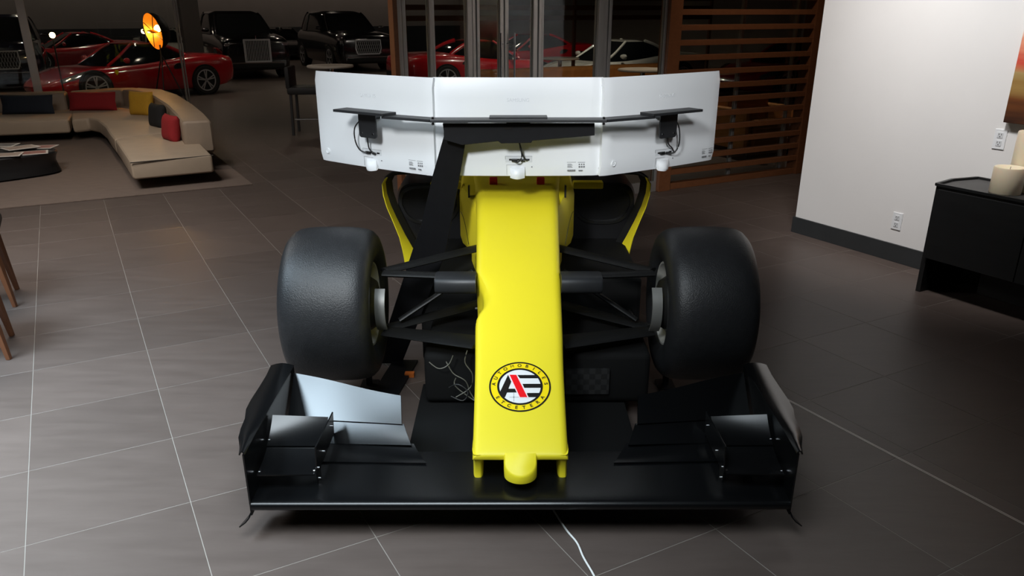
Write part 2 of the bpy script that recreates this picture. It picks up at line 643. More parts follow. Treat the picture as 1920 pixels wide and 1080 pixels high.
def bprism(name, u0, u1, v0, v1, z0, z1, m, parent=None, bevel=0.0):
    return MB().prism([(u0, v0), (u1, v0), (u1, v1), (u0, v1)], z0, z1, lambda x, y, z: B(x, y, z)).build(name, m, parent, bevel=bevel)


# white wall on the right
struct(bprism('wall_right', 4.93, 5.08, -3, 4.262, 0, CEIL, M_WALL))
m = MB()
m.prism([(4.915, -3), (4.93, -3), (4.93, 4.262), (5.08, 4.262), (5.08, 4.277), (4.915, 4.277)], 0.0, 0.125, lambda x, y, z: B(x, y, z))
struct(m.build('baseboard_right', M_BASEB, bevel=0.002))
# back wall of the showroom and side walls, far away
struct(bprism('wall_back', -16, 16, 34, 34.2, 0, CEIL, M_DARKWALL))
struct(bprism('wall_left', -16.2, -16, -3, 34, 0, CEIL, M_DARKWALL))
struct(bprism('trim_2', -16, 16, 33.9, 34, 0, 1.05, M_BASEB))
struct(bprism('wall_far_right', 16, 16.2, -3, 34, 0, CEIL, M_DARKWALL))
struct(bprism('wall_behind', -16, 16, -3.2, -3, 0, CEIL, M_DARKWALL))
# dark square column beside the lounge glass
COLU = 2.60
q0 = B(2.35, 16.2)
m = MB()
m.prism([(COLU, 20.3), (COLU + 0.40, 20.3), (COLU + 0.40, 20.7), (COLU, 20.7)], 0, CEIL, lambda x, y, z: B(x, y, z))
tag(m.build('column', mat('column_paint', (0.035, 0.033, 0.03), 0.7, var=0.1, scale=4), bevel=0.01), 'dark square column behind the tail of the red coupe', 'column')

# ---------------------------------------------------- lounge glazing (behind the sofa)
GV = 14.35
wg = empty('window_1', B(0, GV))
struct(wg)


def wpart(name, u0, u1, v0, v1, z0, z1, m, bevel=0.0, par=None):
    """prism in room coordinates, parented to an Empty with an identity-compensated transform"""
    o = bprism(name, u0, u1, v0, v1, z0, z1, m, None, bevel)
    o.parent = par
    o.matrix_parent_inverse = par.matrix_basis.inverted()
    return o


for a, b_ in ((-0.42, -0.305), (-4.6, -4.48), (-8.8, -8.68)):
    wpart('mullion', a, b_, GV - 0.05, GV + 0.05, 0, CEIL, M_ALU, 0.004, wg)
for a, b_ in ((1.735, 1.755), (1.775, 1.79)):
    wpart('mullion', a, b_, GV - 0.05, GV + 0.05, 0, CEIL, M_ALU, 0.002, wg)
for a, b_ in ((-0.305, 1.735), (-4.48, -0.42), (-8.68, -4.6)):
    wpart('pane', a, b_, GV - 0.006, GV + 0.006, 0.06, CEIL, M_GLASS, 0, wg)
wpart('bottom_rail', -8.8, 1.79, GV - 0.04, GV + 0.04, 0, 0.06, M_ALU, 0.003, wg)

# ---------------------------------------------------- glass doors
DV = 6.02
dg_ = struct(empty('door_1', B(3.2, DV)))
FR = [(2.30, 2.335), (2.345, 2.375), (2.563, 2.586), (2.59, 2.612), (2.89, 2.935), (2.942, 2.97), (2.975, 3.0), (3.19, 3.226), (3.229, 3.264), (3.504, 3.545), (3.551, 3.58),
      (3.585, 3.606), (4.152, 4.215), (4.222, 4.255), (4.262, 4.292), (4.895, 4.915)]
for k, (a, b_) in enumerate(FR):
    dv = 0.012 if k % 2 else 0.0
    wpart('stile', a, b_, DV - 0.035 + dv, DV + 0.035, 0, 3.0, M_ALU, 0.003, dg_)
for a, b_ in ((2.375, 2.563), (2.612, 2.89), (3.0, 3.19), (3.264, 3.504), (3.606, 4.152), (4.292, 4.895)):
    wpart('pane', a, b_, DV - 0.005, DV + 0.005, 0.1, 2.95, M_GLASSD, 0, dg_)
    wpart('rail', a, b_, DV - 0.025, DV + 0.025, 0, 0.1, M_ALU, 0.003, dg_)
    wpart('rail', a, b_, DV - 0.025, DV + 0.025, 2.95, 3.0, M_ALU, 0.003, dg_)
wpart('jamb', 2.262, 2.299, DV - 0.05, DV + 0.05, 0, CEIL, M_WOOD, 0.003, dg_)
wpart('head_panel', 2.30, 4.915, DV - 0.03, DV + 0.03, 3.0, CEIL, M_ALU, 0.0, dg_)
for u in (3.165, 3.29):
    m = MB()
    m.cyl(B(u, DV - 0.085, 0.75), B(u, DV - 0.085, 1.485), 0.0085, n=12)
    for z in (0.85, 1.40):
        m.cyl(B(u, DV - 0.085, z), B(u + (0.045 if u < 3.2 else -0.045), DV - 0.03, z), 0.006, n=8)
    o = m.build('pull_handle', M_CHROME, dg_, smooth=40)
    o.matrix_parent_inverse = dg_.matrix_basis.inverted()

# ---------------------------------------------------- wooden slat screen
sc = empty('slat_screen', B(5.9, DV), 0, 'red-brown wooden screen of horizontal slats between the glass doors and the white wall', 'screen')
wpart('post', 4.918, 5.06, DV - 0.06, DV + 0.08, 0, CEIL, M_WOOD, 0.004, sc)
wpart('post', 6.80, 6.985, DV - 0.06, DV + 0.08, 0, CEIL, M_WOOD, 0.004, sc)
wpart('bottom_rail', 5.06, 6.80, DV - 0.03, DV + 0.05, 0.0, 0.062, M_WOOD, 0.004, sc)
slm = None
zs = 0.150
while zs < CEIL - 0.05:
    if slm is None:
        slm = wpart('slat', 5.055, 6.805, DV - 0.05, DV + 0.02, zs, zs + 0.05, M_WOOD, 0.003, sc)
        z_first = zs
    else:
        o = slm.copy()
        COL.objects.link(o)
        o.parent = sc
        o.matrix_parent_inverse = slm.matrix_parent_inverse
        o.location = (0, 0, zs - z_first)
    zs += 0.1333
gp = struct(empty('window_2', B(5.9, DV + 0.1)))
wpart('pane', 5.06, 5.95, DV + 0.10, DV + 0.11, 0, 3.0, M_GLASSD, 0, gp)
wpart('pane', 5.98, 6.80, DV + 0.10, DV + 0.11, 0, 3.0, M_GLASSD, 0, gp)
wpart('mullion', 5.95, 5.98, DV + 0.085, DV + 0.125, 0, CEIL, M_ALU, 0.002, gp)
wpart('mullion', 6.70, 6.72, DV + 0.085, DV + 0.125, 0, CEIL, M_ALU, 0.002, gp)
# short return wall behind the white wall
struct(bprism('wall_return', 6.99, 7.15, 5.95, 6.2, 0, CEIL, M_DARKWALL))

# =================================================================== RACE CAR
CAR_X, CAR_R = 0.036, 0.003
car = empty('race_car_simulator', (CAR_X, 0, 0), CAR_R,
            'yellow and black open-wheel race car simulator with a wide front wing', 'race car')


def mir(side):
    return lambda p: (p[0] * side, p[1], p[2])


# ---- nose
NT = [  # Y, half width, top z, bottom z, corner radius
    (2.322, 0.1610, 0.229, 0.217, 0.010),
    (2.324, 0.1635, 0.2335, 0.2145, 0.018),
    (2.330, 0.1648, 0.2385, 0.2125, 0.024),
    (2.338, 0.1652, 0.2433, 0.212, 0.027),
    (2.45, 0.1655, 0.301, 0.215, 0.028),
    (2.64, 0.1665, 0.396, 0.245, 0.030),
    (2.87, 0.1725, 0.514, 0.300, 0.034),
    (3.10, 0.1765, 0.631, 0.350, 0.038),
    (3.25, 0.1800, 0.708, 0.370, 0.040),
    (3.40, 0.1850, 0.785, 0.380, 0.044),
    (3.47, 0.1880, 0.819, 0.385, 0.045),
    (3.52, 0.1900, 0.836, 0.390, 0.045),
    (3.58, 0.1930, 0.846, 0.390, 0.045),
    (3.70, 0.2000, 0.856, 0.400, 0.045),
    (3.85, 0.2150, 0.866, 0.400, 0.040),
    (4.05, 0.2300, 0.870, 0.400, 0.040),
]


def nose_ring(Y):
    w, zt, zb, r = cat_interp(NT, Y)
    pts = []
    for k in range(9):
        t = k / 9
        pts.append((-w * (0.97 + 0.03 * t), Y, lerp(zb, zt - r, t)))
    for k in range(7):
        a = math.pi - k / 6 * math.pi / 2
        pts.append((-w + r + math.cos(a) * r, Y, zt - r + math.sin(a) * r))
    for k in range(1, 12):
        pts.append((lerp(-w + r, w - r, k / 12), Y, zt))
    for k in range(7):
        a = math.pi / 2 - k / 6 * math.pi / 2
        pts.append((w - r + math.cos(a) * r, Y, zt - r + math.sin(a) * r))
    for k in range(9):
        t = 1 - (k + 1) / 9
        pts.append((w * (0.97 + 0.03 * t), Y, lerp(zb, zt - r, t)))
    out = []
    for x, y, z in pts:
        # scoop in the flank where the steering fairing enters
        if x < -0.02:
            f_ = min(1.0, max(0.0, (-x - 0.09) / 0.075))
            f_ = f_ * f_ * (3 - 2 * f_)
            g = f_ * math.exp(-(abs(y - 3.0) / 0.075) ** 3 - (abs(z - 0.545) / 0.11) ** 4)
            x += 0.031 * g
            z -= 0.012 * g
        out.append((x, y, z))
    return out


Ys = [2.322, 2.3225, 2.324, 2.327, 2.330, 2.334, 2.338, 2.347, 2.36] + [2.36 + 0.0225 * k for k in range(1, 76)]
m = MB().loft([nose_ring(y) for y in Ys], True, True)
nose = m.build('nose_cone', M_YEL, car, smooth=35)
# tongue under the tip
prof = []
for k in range(25):
    a = math.pi + math.pi * k / 24
    prof.append((0.056 * math.cos(a), 2.302 + 0.056 * math.sin(a)))
prof = prof + [(0.060, 2.40), (-0.060, 2.40)]
n = len(prof)


def ztop(y):
    return 0.242 + 0.51 * (y - 2.335) - (0.004 if y > 2.335 else 0.0)


tg = MB()
inner = []
cxm, cym = 0.0, 2.33
vs = [(x * 1.0, y, 0.168) for x, y in prof] + [(x, y, ztop(y) - 0.006) for x, y in prof] + [(x * 0.93, lerp(y, 2.36, 0.05), ztop(lerp(y, 2.36, 0.05)) + 0.0005) for x, y in prof]
fs = [tuple(range(n))] + [(i, (i + 1) % n, n + (i + 1) % n, n + i) for i in range(n)] + [(n + i, n + (i + 1) % n, 2 * n + (i + 1) % n, 2 * n + i) for i in range(n)] + [tuple(range(2 * n, 3 * n))]
tg.add(vs, fs)
tg.build('tongue', M_YEL, nose, smooth=50)
for s in (-1, 1):
    m = MB()
    rings = []
    for z, g in ((0.128, 1.06), (0.134, 1.0), (0.19, 1.0), (0.235, 1.15)):
        ring = []
        for k in range(20):
            a = 2 * math.pi * k / 20
            ca, sa = math.cos(a), math.sin(a)
            ring.append((s * (0.147 + 0.0175 * g * math.copysign(abs(ca) ** 0.5, ca)), 2.40 + 0.068 * g * math.copysign(abs(sa) ** 0.6, sa), z))
        rings.append(ring)
    m.loft(rings)
    m.build('pylon', M_YEL, nose, smooth=40)

# ---- emblem on the nose deck
sl = math.atan2(0.514 - 0.301, 2.87 - 2.45)
ec = Vector((0.001, 2.582, 0))
ec.z = cat_interp(NT, ec.y)[1] + 0.0008
EU = Vector((1, 0, 0))
EV = Vector((0, math.cos(sl), math.sin(sl)))
EN = EU.cross(EV)
ER = 0.1135
emb = empty('emblem', (0, 0, 0))
emb.parent = car


def E3(x, y, h=0.0):
    return ec + EU * (x * ER) + EV * (y * ER) + EN * h


def ring_mesh(r0, r1, h, n=72):
    m = MB()
    vs = [E3(math.cos(2 * math.pi * k / n) * r, math.sin(2 * math.pi * k / n) * r, h) for r in (r0, r1) for k in range(n)]
    m.add(vs, [(k, (k + 1) % n, n + (k + 1) % n, n + k) for k in range(n)])
    return m


def disc_mesh(r, h, n=72):
    m = MB()
    m.add([E3(math.cos(2 * math.pi * k / n) * r, math.sin(2 * math.pi * k / n) * r, h) for k in range(n)], [tuple(range(n))])
    return m


disc_mesh(0.99, 0.0006).build('emblem_yellow_band', M_EMYEL, emb)
ring_mesh(0.945, 1.0, 0.0012).build('emblem_outer_ring', M_BLACK, emb)
ring_mesh(0.67, 0.74, 0.0014).build('emblem_inner_ring', M_BLACK, emb)
disc_mesh(0.69, 0.0010).build('emblem_white_field', M_EMWHITE, emb)
m = MB()
for x0, y0, x1, y1, w in ((-0.34, -0.435, -0.02, -0.435, 0.006), (-0.2, -0.26, -0.2, -0.6, 0.006), (-0.215, -0.435, -0.185, -0.435, 0.03)):
    dx, dy = (0, w) if y0 == y1 else (w, 0)
    m.add([E3(x0 - dx, y0 - dy, 0.0013), E3(x1 + dx, y0 - dy, 0.0013) if dy else E3(x0 + dx, y0, 0.0013), E3(x1 + dx, y1 + dy, 0.0013), E3(x0 - dx, y1 + dy, 0.0013)], [(0, 1, 2, 3)])
m.build('emblem_star', M_GREYP, emb)
m = MB()
for xl0, xl1, y0, y1 in ((-0.08, 0.0, 0.455, 0.32), (0.08, 0.14, 0.096, -0.065), (0.225, 0.24, -0.27, -0.436)):
    top = [E3(xl0, y0, 0.0016)] + [E3(math.sqrt(max(0, 0.68 ** 2 - yy * yy)), yy, 0.0016) for yy in (y0, lerp(y0, y1, 0.33), lerp(y0, y1, 0.66), y1)] + [E3(xl1, y1, 0.0016)]
    m.add(top, [tuple(range(len(top)))])
m.build('emblem_letter_e', M_BLACK, emb)
m = MB()
pl = [(-0.385, 0.465), (-0.282, 0.18), (-0.372, -0.10), (-0.14, -0.10), (-0.14, -0.25), (-0.415, -0.25), (-0.478, -0.425)]
arc = []
for k in range(8):
    a = math.radians(lerp(221.6, 199, k / 7))
    arc.append((0.68 * math.cos(a), 0.68 * math.sin(a)))
m.add([E3(*p, 0.0016) for p in [(-0.385, 0.465), (-0.282, 0.18), (-0.372, -0.10), (-0.415, -0.25), (-0.478, -0.425)] + arc], [tuple(range(5 + len(arc)))])
m.add([E3(*p, 0.0016) for p in [(-0.40, -0.10), (-0.14, -0.10), (-0.10, -0.25), (-0.43, -0.25)]], [(0, 1, 2, 3)])
m.build('emblem_letter_a', M_BLACK, emb)
MB().add([E3(*p, 0.0019) for p in [(-0.38, 0.485), (-0.10, 0.485), (0.282, -0.465), (-0.03, -0.465)]], [(0, 1, 2, 3)]).build('emblem_bar_edge', M_EMPINK, emb)
MB().add([E3(*p, 0.0023) for p in [(-0.334, 0.46), (-0.118, 0.46), (0.233, -0.44), (-0.004, -0.44)]], [(0, 1, 2, 3)]).build('emblem_red_bar', M_EMRED, emb)


def arc_text(word, a0, a1, flip):
    for k, ch in enumerate(word):
        a = math.radians(lerp(a0, a1, k / (len(word) - 1)))
        vs, fs = text_mesh(ch, 0.165, 0.0, 0.0 if ch == 'M' else 0.004)
        rot = a - math.pi / 2 if not flip else a + math.pi / 2
        c, s_ = math.cos(rot), math.sin(rot)
        px, py = 0.845 * math.cos(a), 0.845 * math.sin(a)
        MB().add([E3(px + (v.x * 1.05) * c - v.y * s_, py + (v.x * 1.05) * s_ + v.y * c, 0.0016) for v in vs], fs).build('emblem_letter', M_BLACK, emb)


arc_text('AUTOMOBILES', 174, 7, False)
arc_text('ETCETERA', 212, 328, True)

# ---- chassis flank (behind the nose)
m = MB()
rings = []
for Y, w1, w2, zt in ((3.56, 0.186, 0.186, 0.77), (3.72, 0.236, 0.212, 0.825), (3.84, 0.285, 0.23, 0.848), (4.4, 0.30, 0.24, 0.858), (5.0, 0.30, 0.26, 0.83)):
    half = [(w2, 0.38), (w2, 0.53), (lerp(w2, w1, 0.8), 0.555), (w1, 0.595), (w1, zt - 0.04), (w1 - 0.015, zt - 0.01), (w1 - 0.04, zt)]
    rings.append([(-x, Y, z) for x, z in half] + [(x, Y, z) for x, z in reversed(half)])
m.loft(rings)
cha = m.build('chassis', M_YEL, car, smooth=30)
for s in (-1, 1):
    MB().box((s * 0.355 - 0.075, 3.86, 0.825), (s * 0.355 + 0.075, 3.92, 0.860)).build('mirror_stalk', M_YEL, cha, smooth=30, bevel=0.008)
    MB().box((s * 0.232 - 0.004, 3.715, 0.815), (s * 0.232 + 0.004, 3.74, 0.872)).build('panel_clip', M_BLACKP, cha)
    pth = []
    for k in range(8):
        t = k / 7
        pth.append((s * lerp(0.281, 0.238, t), lerp(3.828, 3.722, t), 0.72 - 0.02 * t - 0.12 * t * t))
    MB().tube(pth, 0.0014, 5, 2).build('panel_line', M_BLACKP, cha)
    MB().box((s * 0.115 - 0.019, 3.79, 0.85), (s * 0.115 + 0.019, 3.82, 0.895)).build('seat_belt', M_RED, car, bevel=0.004)
m = MB()
m.loft([[(0.29 * math.cos(a) * k, 4.45 + 0.3 * math.sin(a) * k, z) for a in [2 * math.pi * i / 32 for i in range(32)]] for k, z in ((1, 0.86), (1.02, 0.88), (0.9, 0.885), (0.85, 0.83), (0.8, 0.6))], True, True)
m.build('cockpit_rim', M_BLACKP, car, smooth=40)

# ---- sidepods and bargeboards
for s in (-1, 1):
    m = MB()

    def spr(Y, cx, hw, zc, hh, e=0.42, n=40, ty=0.0):
        r = []
        for k in range(n):
            a = 2 * math.pi * k / n
            ca, sa = math.cos(a), math.sin(a)
            x = math.copysign(abs(ca) ** e, ca) * hw
            z = math.copysign(abs(sa) ** e, sa) * hh
            taper = 1.0 - 0.22 * max(0.0, -(z / hh))
            r.append((s * (cx + x * taper), Y + ty * (z / hh), zc + z))
        return r
    m.loft([spr(5.6, 0.42, 0.12, 0.45, 0.17), spr(5.2, 0.45, 0.19, 0.52, 0.23), spr(4.6, 0.47, 0.20, 0.535, 0.25), spr(4.32, 0.47, 0.195, 0.54, 0.252, ty=-0.03),
            spr(4.25, 0.47, 0.18, 0.545, 0.24, ty=-0.03)], True, True)
    sp = m.build('sidepod', M_LACQ, car, smooth=40)
    m = MB()
    m.loft([spr(4.262, 0.475, 0.16, 0.66, 0.105, 0.6, ty=-0.012), spr(4.225, 0.475, 0.166, 0.66, 0.111, 0.6, ty=-0.012), spr(4.222, 0.475, 0.150, 0.66, 0.096, 0.6, ty=-0.012),
            spr(4.30, 0.475, 0.14, 0.655, 0.085, 0.6)], True, True)
    m.build('air_inlet', M_BLACKP, sp, smooth=50)
    # yellow bargeboard vane
    VZ = [(0.825, 0.690, 0.004), (0.80, 0.706, 0.007), (0.74, 0.703, 0.008), (0.676, 0.688, 0.010), (0.60, 0.660, 0.012), (0.51, 0.630, 0.022), (0.44, 0.618, 0.045), (0.39, 0.612, 0.072), (0.354, 0.610, 0.092)]
    rows = []
    for z, x, dl in VZ:
        rows.append([(s * x, 4.10, z), (s * (x - dl * 0.5), 4.12, z), (s * (x - dl), 4.16, z)])
    vane = grid_solid(rows, 0.005, -s).build('bargeboard', M_YEL, car, smooth=60)
    rows = []
    for z, x, dl in VZ[:7]:
        rows.append([(s * (x - dl), 4.163, z), (s * (x - dl - 0.03), 4.2, z)])
    grid_solid(rows, 0.004, -s).build('bargeboard_inner', M_BLACKP, vane, smooth=60)
    MB().tube([(s * 0.70, 4.18, 0.815), (s * 0.66, 4.22, 0.835), (s * 0.58, 4.28, 0.83)], 0.012, 8, 4).build('bargeboard_stay', M_BLACKP, vane, smooth=40)

# ---- tub, base and stand
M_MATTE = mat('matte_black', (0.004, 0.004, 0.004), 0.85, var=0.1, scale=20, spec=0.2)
MB().box((-0.47, 3.56, 0.02), (0.60, 4.7, 0.46)).build('bulkhead', M_MATTE, car, bevel=0.02)
MB().box((-0.43, 2.56, 0.06), (0.46, 3.2, 0.075)).build('shade_sheet', M_MATTE, car, bevel=0.004)  # black sheet standing in for the dark shade on the floor behind the wing
tub = MB().box((-0.40, 3.0, 0.08), (0.56, 4.7, 0.31)).build('tub_tray', M_MATTE, car, bevel=0.03, seg=3, smooth=40)  # widened on one side to black out floor that lies in shade
MB().box((-0.30, 3.1, 0.0), (0.30, 4.6, 0.10)).build('base_frame', M_STEELB, car, bevel=0.004)
mk = mat('checker_plate', (0.012, 0.012, 0.012), 0.45)
ck = mk.node_tree.nodes.new('ShaderNodeTexChecker')
ck.inputs['Scale'].default_value = 40
ck.inputs['Color1'].default_value = (0.012, 0.012, 0.012, 1)
ck.inputs['Color2'].default_value = (0.02, 0.02, 0.02, 1)
tcn = mk.node_tree.nodes.new('ShaderNodeTexCoord')
mk.node_tree.links.new(tcn.outputs['Object'], ck.inputs['Vector'])
mk.node_tree.links.new(ck.outputs['Color'], mk.node_tree.nodes['Principled BSDF'].inputs['Base Color'])
MB().box((0.2, 2.985, 0.13), (0.385, 3.002, 0.245)).build('checker_panel', mk, tub)
for s in (-1, 1):
    m = MB()
    m.box((s * 0.70 - 0.012, 3.32, 0.0), (s * 0.70 + 0.012, 3.345, 0.36))
    m.box((s * 0.70 - 0.04, 3.28, 0.0), (s * 0.70 + 0.04, 3.385, 0.008))
    m.build('support_leg', M_STEELB, car)

# ---- cables under the nose
for k, pth in enumerate(([(-0.30, 2.95, 0.30), (-0.27, 2.93, 0.255), (-0.22, 2.92, 0.225), (-0.2, 2.92, 0.17), (-0.17, 2.9, 0.13)],
                         [(-0.37, 2.945, 0.30), (-0.33, 2.935, 0.275), (-0.29, 2.94, 0.29), (-0.27, 2.945, 0.33)],
                         [(-0.21, 2.93, 0.36), (-0.22, 2.92, 0.31), (-0.19, 2.91, 0.26), (-0.2, 2.91, 0.2), (-0.26, 2.9, 0.16)],
                         [(-0.26, 2.94, 0.23), (-0.265, 2.93, 0.2), (-0.21, 2.90, 0.165), (-0.16, 2.88, 0.14)],
                         [(-0.29, 2.93, 0.19), (-0.25, 2.91, 0.215), (-0.21, 2.90, 0.185), (-0.23, 2.89, 0.15), (-0.28, 2.9, 0.165)])):
    MB().tube(pth, 0.0025, 6, 5).build('wiring', M_CABLEG if k != 4 else M_CABLE, tub, smooth=60)
MB().box((-0.545, 3.42, 0.0), (-0.50, 3.45, 0.02)).build('orange_tag', mat('orange_tag', (0.5, 0.12, 0.01), 0.6, var=0.1), car)

# ---- wheels
WX, WY, WZ = 0.783, 3.178, 0.472
WS = 0.85   # tyre width factor
rub = M_RUB.node_tree
bsdf = rub.nodes['Principled BSDF']
tc = rub.nodes.new('ShaderNodeTexCoord')
nz = rub.nodes.new('ShaderNodeTexNoise')
nz.inputs['Scale'].default_value = 210
nz.inputs['Detail'].default_value = 2
bp = rub.nodes.new('ShaderNodeBump')
bp.inputs['Strength'].default_value = 0.6
bp.inputs['Distance'].default_value = 0.0022
sep = rub.nodes.new('ShaderNodeSeparateXYZ')
ab = rub.nodes.new('ShaderNodeMath')
ab.operation = 'ABSOLUTE'
lt = rub.nodes.new('ShaderNodeMapRange')
lt.inputs['From Min'].default_value = 0.15
lt.inputs['From Max'].default_value = 0.18
lt.inputs['To Min'].default_value = 1.0
lt.inputs['To Max'].default_value = 0.05
ml = rub.nodes.new('ShaderNodeMath')
ml.operation = 'MULTIPLY'
rub.links.new(tc.outputs['Object'], nz.inputs['Vector'])
rub.links.new(tc.outputs['Object'], sep.inputs[0])
rub.links.new(sep.outputs['X'], ab.inputs[0])
rub.links.new(ab.outputs[0], lt.inputs['Value'])
rub.links.new(nz.outputs['Fac'], ml.inputs[0])
rub.links.new(lt.outputs[0], ml.inputs[1])
rub.links.new(ml.outputs[0], bp.inputs['Height'])
rub.links.new(bp.outputs[0], bsdf.inputs['Normal'])

TP = [(0.178, 0.178), (0.19, 0.196), (0.215, 0.209), (0.245, 0.2155), (0.272, 0.2135), (0.296, 0.203), (0.313, 0.184), (0.322, 0.160), (0.327, 0.125), (0.330, 0.08), (0.331, 0.0)]
for s in (-1, 1):
    prof = [(r, -a * WS) for r, a in TP] + [(r, a * WS) for r, a in reversed(TP[:-1])]
    ty = MB().lathe(prof, 'x', (0, 0, 0), 96).build('tyre', M_RUB, car, smooth=60)
    ty.location = (s * WX, WY, WZ)
    ins = -s * WS   # direction of the inboard face
    lp = [(0.150, 0.150), (0.168, 0.175), (0.172, 0.186), (0.180, 0.186), (0.184, 0.178), (0.178, 0.165)]
    m = MB().lathe([(r, ins * a) for r, a in lp] + [(0.165, 0.0), (0.150, 0.0)], 'x', n=64)
    rim = m.build('rim', M_RIMLIP, ty, smooth=40)
    MB().lathe([(0.163, ins * 0.02), (0.163, ins * 0.03), (0.02, ins * 0.03), (0.02, ins * 0.02)], 'x', n=48).build('wheel_disc', M_BLACKP, ty, smooth=40)
    # inboard brake duct drum and pale upright panel
    rows = []
    for k in range(9):
        a = math.radians(180 - 52 + 104 * k / 8)
        rows.append([(ins * x, 0.118 * math.cos(a) * 1.0, 0.118 * math.sin(a)) for x in (0.212, 0.238, 0.262)])
    grid_solid(rows, 0.008, 1).build('upright_panel', M_RIM, ty, smooth=40)
    MB().lathe([(0.135, ins * 0.05), (0.128, ins * 0.15), (0.10, ins * 0.20), (0.06, ins * 0.215), (0.0, ins * 0.215)], 'x', n=32).build('brake_duct', M_BLACKP, ty, smooth=40)
    # outboard wheel face
    so = s * WS
    m = MB().lathe([(0.178, so * 0.165), (0.184, so * 0.178), (0.172, so * 0.182), (0.15, so * 0.12), (0.06, so * 0.11), (0.05, so * 0.14), (0.0, so * 0.14)], 'x', n=48)
    m.build('wheel_face', M_BLACKP, ty, smooth=40)

    # suspension
    def arm(name, a, b, chord, thick, mt=M_CARBON, chord2=None):
        return MB().blade((s * a[0], a[1], a[2]), (s * b[0], b[1], b[2]), chord, thick, (0, 0, 1), chord2).build(name, mt, car, smooth=50)
    arm('upper_wishbone_front', (0.57, 3.15, 0.618), (0.175, 3.09, 0.622), 0.06, 0.026)
    arm('upper_wishbone_rear', (0.57, 3.17, 0.622), (0.175, 3.46, 0.640), 0.075, 0.024, M_CARBON, 0.085)
    arm('lower_wishbone_front', (0.57, 3.13, 0.362), (0.165, 2.97, 0.378), 0.10, 0.026, M_CARBON, 0.14)
    arm('lower_wishbone_rear', (0.57, 3.17, 0.362), (0.165, 3.44, 0.378), 0.075, 0.024, M_CARBON, 0.10)
    arm('pushrod', (0.52, 3.19, 0.39), (0.2, 3.30, 0.58), 0.032, 0.02)
    m = MB()
    rings = []
    for x, kk in ((0.345, 0.92), (0.338, 1.0), (0.19, 1.0), (0.176, 1.0)):
        ring = []
        for k in range(24):
            a = 2 * math.pi * k / 24
            ca, sa = math.cos(a), math.sin(a)
            ring.append((s * x, 3.085 + 0.062 * kk * math.copysign(abs(ca) ** 0.55, ca), 0.600 + 0.038 * kk * math.copysign(abs(sa) ** 0.7, sa)))
        rings.append(ring)
    m.loft(rings).build('steering_fairing', M_STEELG, car, smooth=45)
    for (x, y, z) in ((0.43, 3.45, 0.262), (0.435, 3.45, 0.30), (0.55, 3.30, 0.315)):
        pass
    for (y, z) in ((3.16, 0.60), (3.02, 0.51), (3.02, 0.44)):
        MB().cyl((s * 0.170, y, z), (s * 0.1785, y, z), 0.005, n=8).build('bolt', M_CHROME, car, smooth=40)
    

# ---- front wing
WH = 0.895
sec = []
for k in range(9):
    a = math.radians(90 + 180 * k / 8)
    sec.append((2.203 + 0.020 * math.cos(a), 0.118 + 0.017 * math.sin(a)))
sec = [(2.50, 0.142), (2.42, 0.1400), (2.34, 0.1385), (2.27, 0.1375), (2.23, 0.1365)] + sec + [(2.25, 0.102), (2.34, 0.108), (2.42, 0.120), (2.50, 0.138)]
xs = [lerp(-WH, WH, k / 12) for k in range(13)]
wing = MB().loft([[(x, y, z) for y, z in sec] for x in xs]).build('front_wing', M_WINGB, car, smooth=40)


def flap(name, s, ol, ot, il, it, sag, th=0.005, ni=10, nj=16, wave=0.0):
    rows = []
    for i in range(ni + 1):
        t = i / ni
        row = []
        for j in range(nj + 1):
            q = j / nj
            a = Vector(ol).lerp(Vector(il), q)
            b = Vector(ot).lerp(Vector(it), q)
            p = a.lerp(b, t)
            p.z -= sag * 4 * t * (1 - t)
            if wave:
                p.z += wave * t * math.sin(q * math.pi * 2)
            row.append((s * p.x, p.y, p.z))
        rows.append(row)
    return grid_solid(rows, th, -s).build(name, M_WINGB, wing, smooth=50)


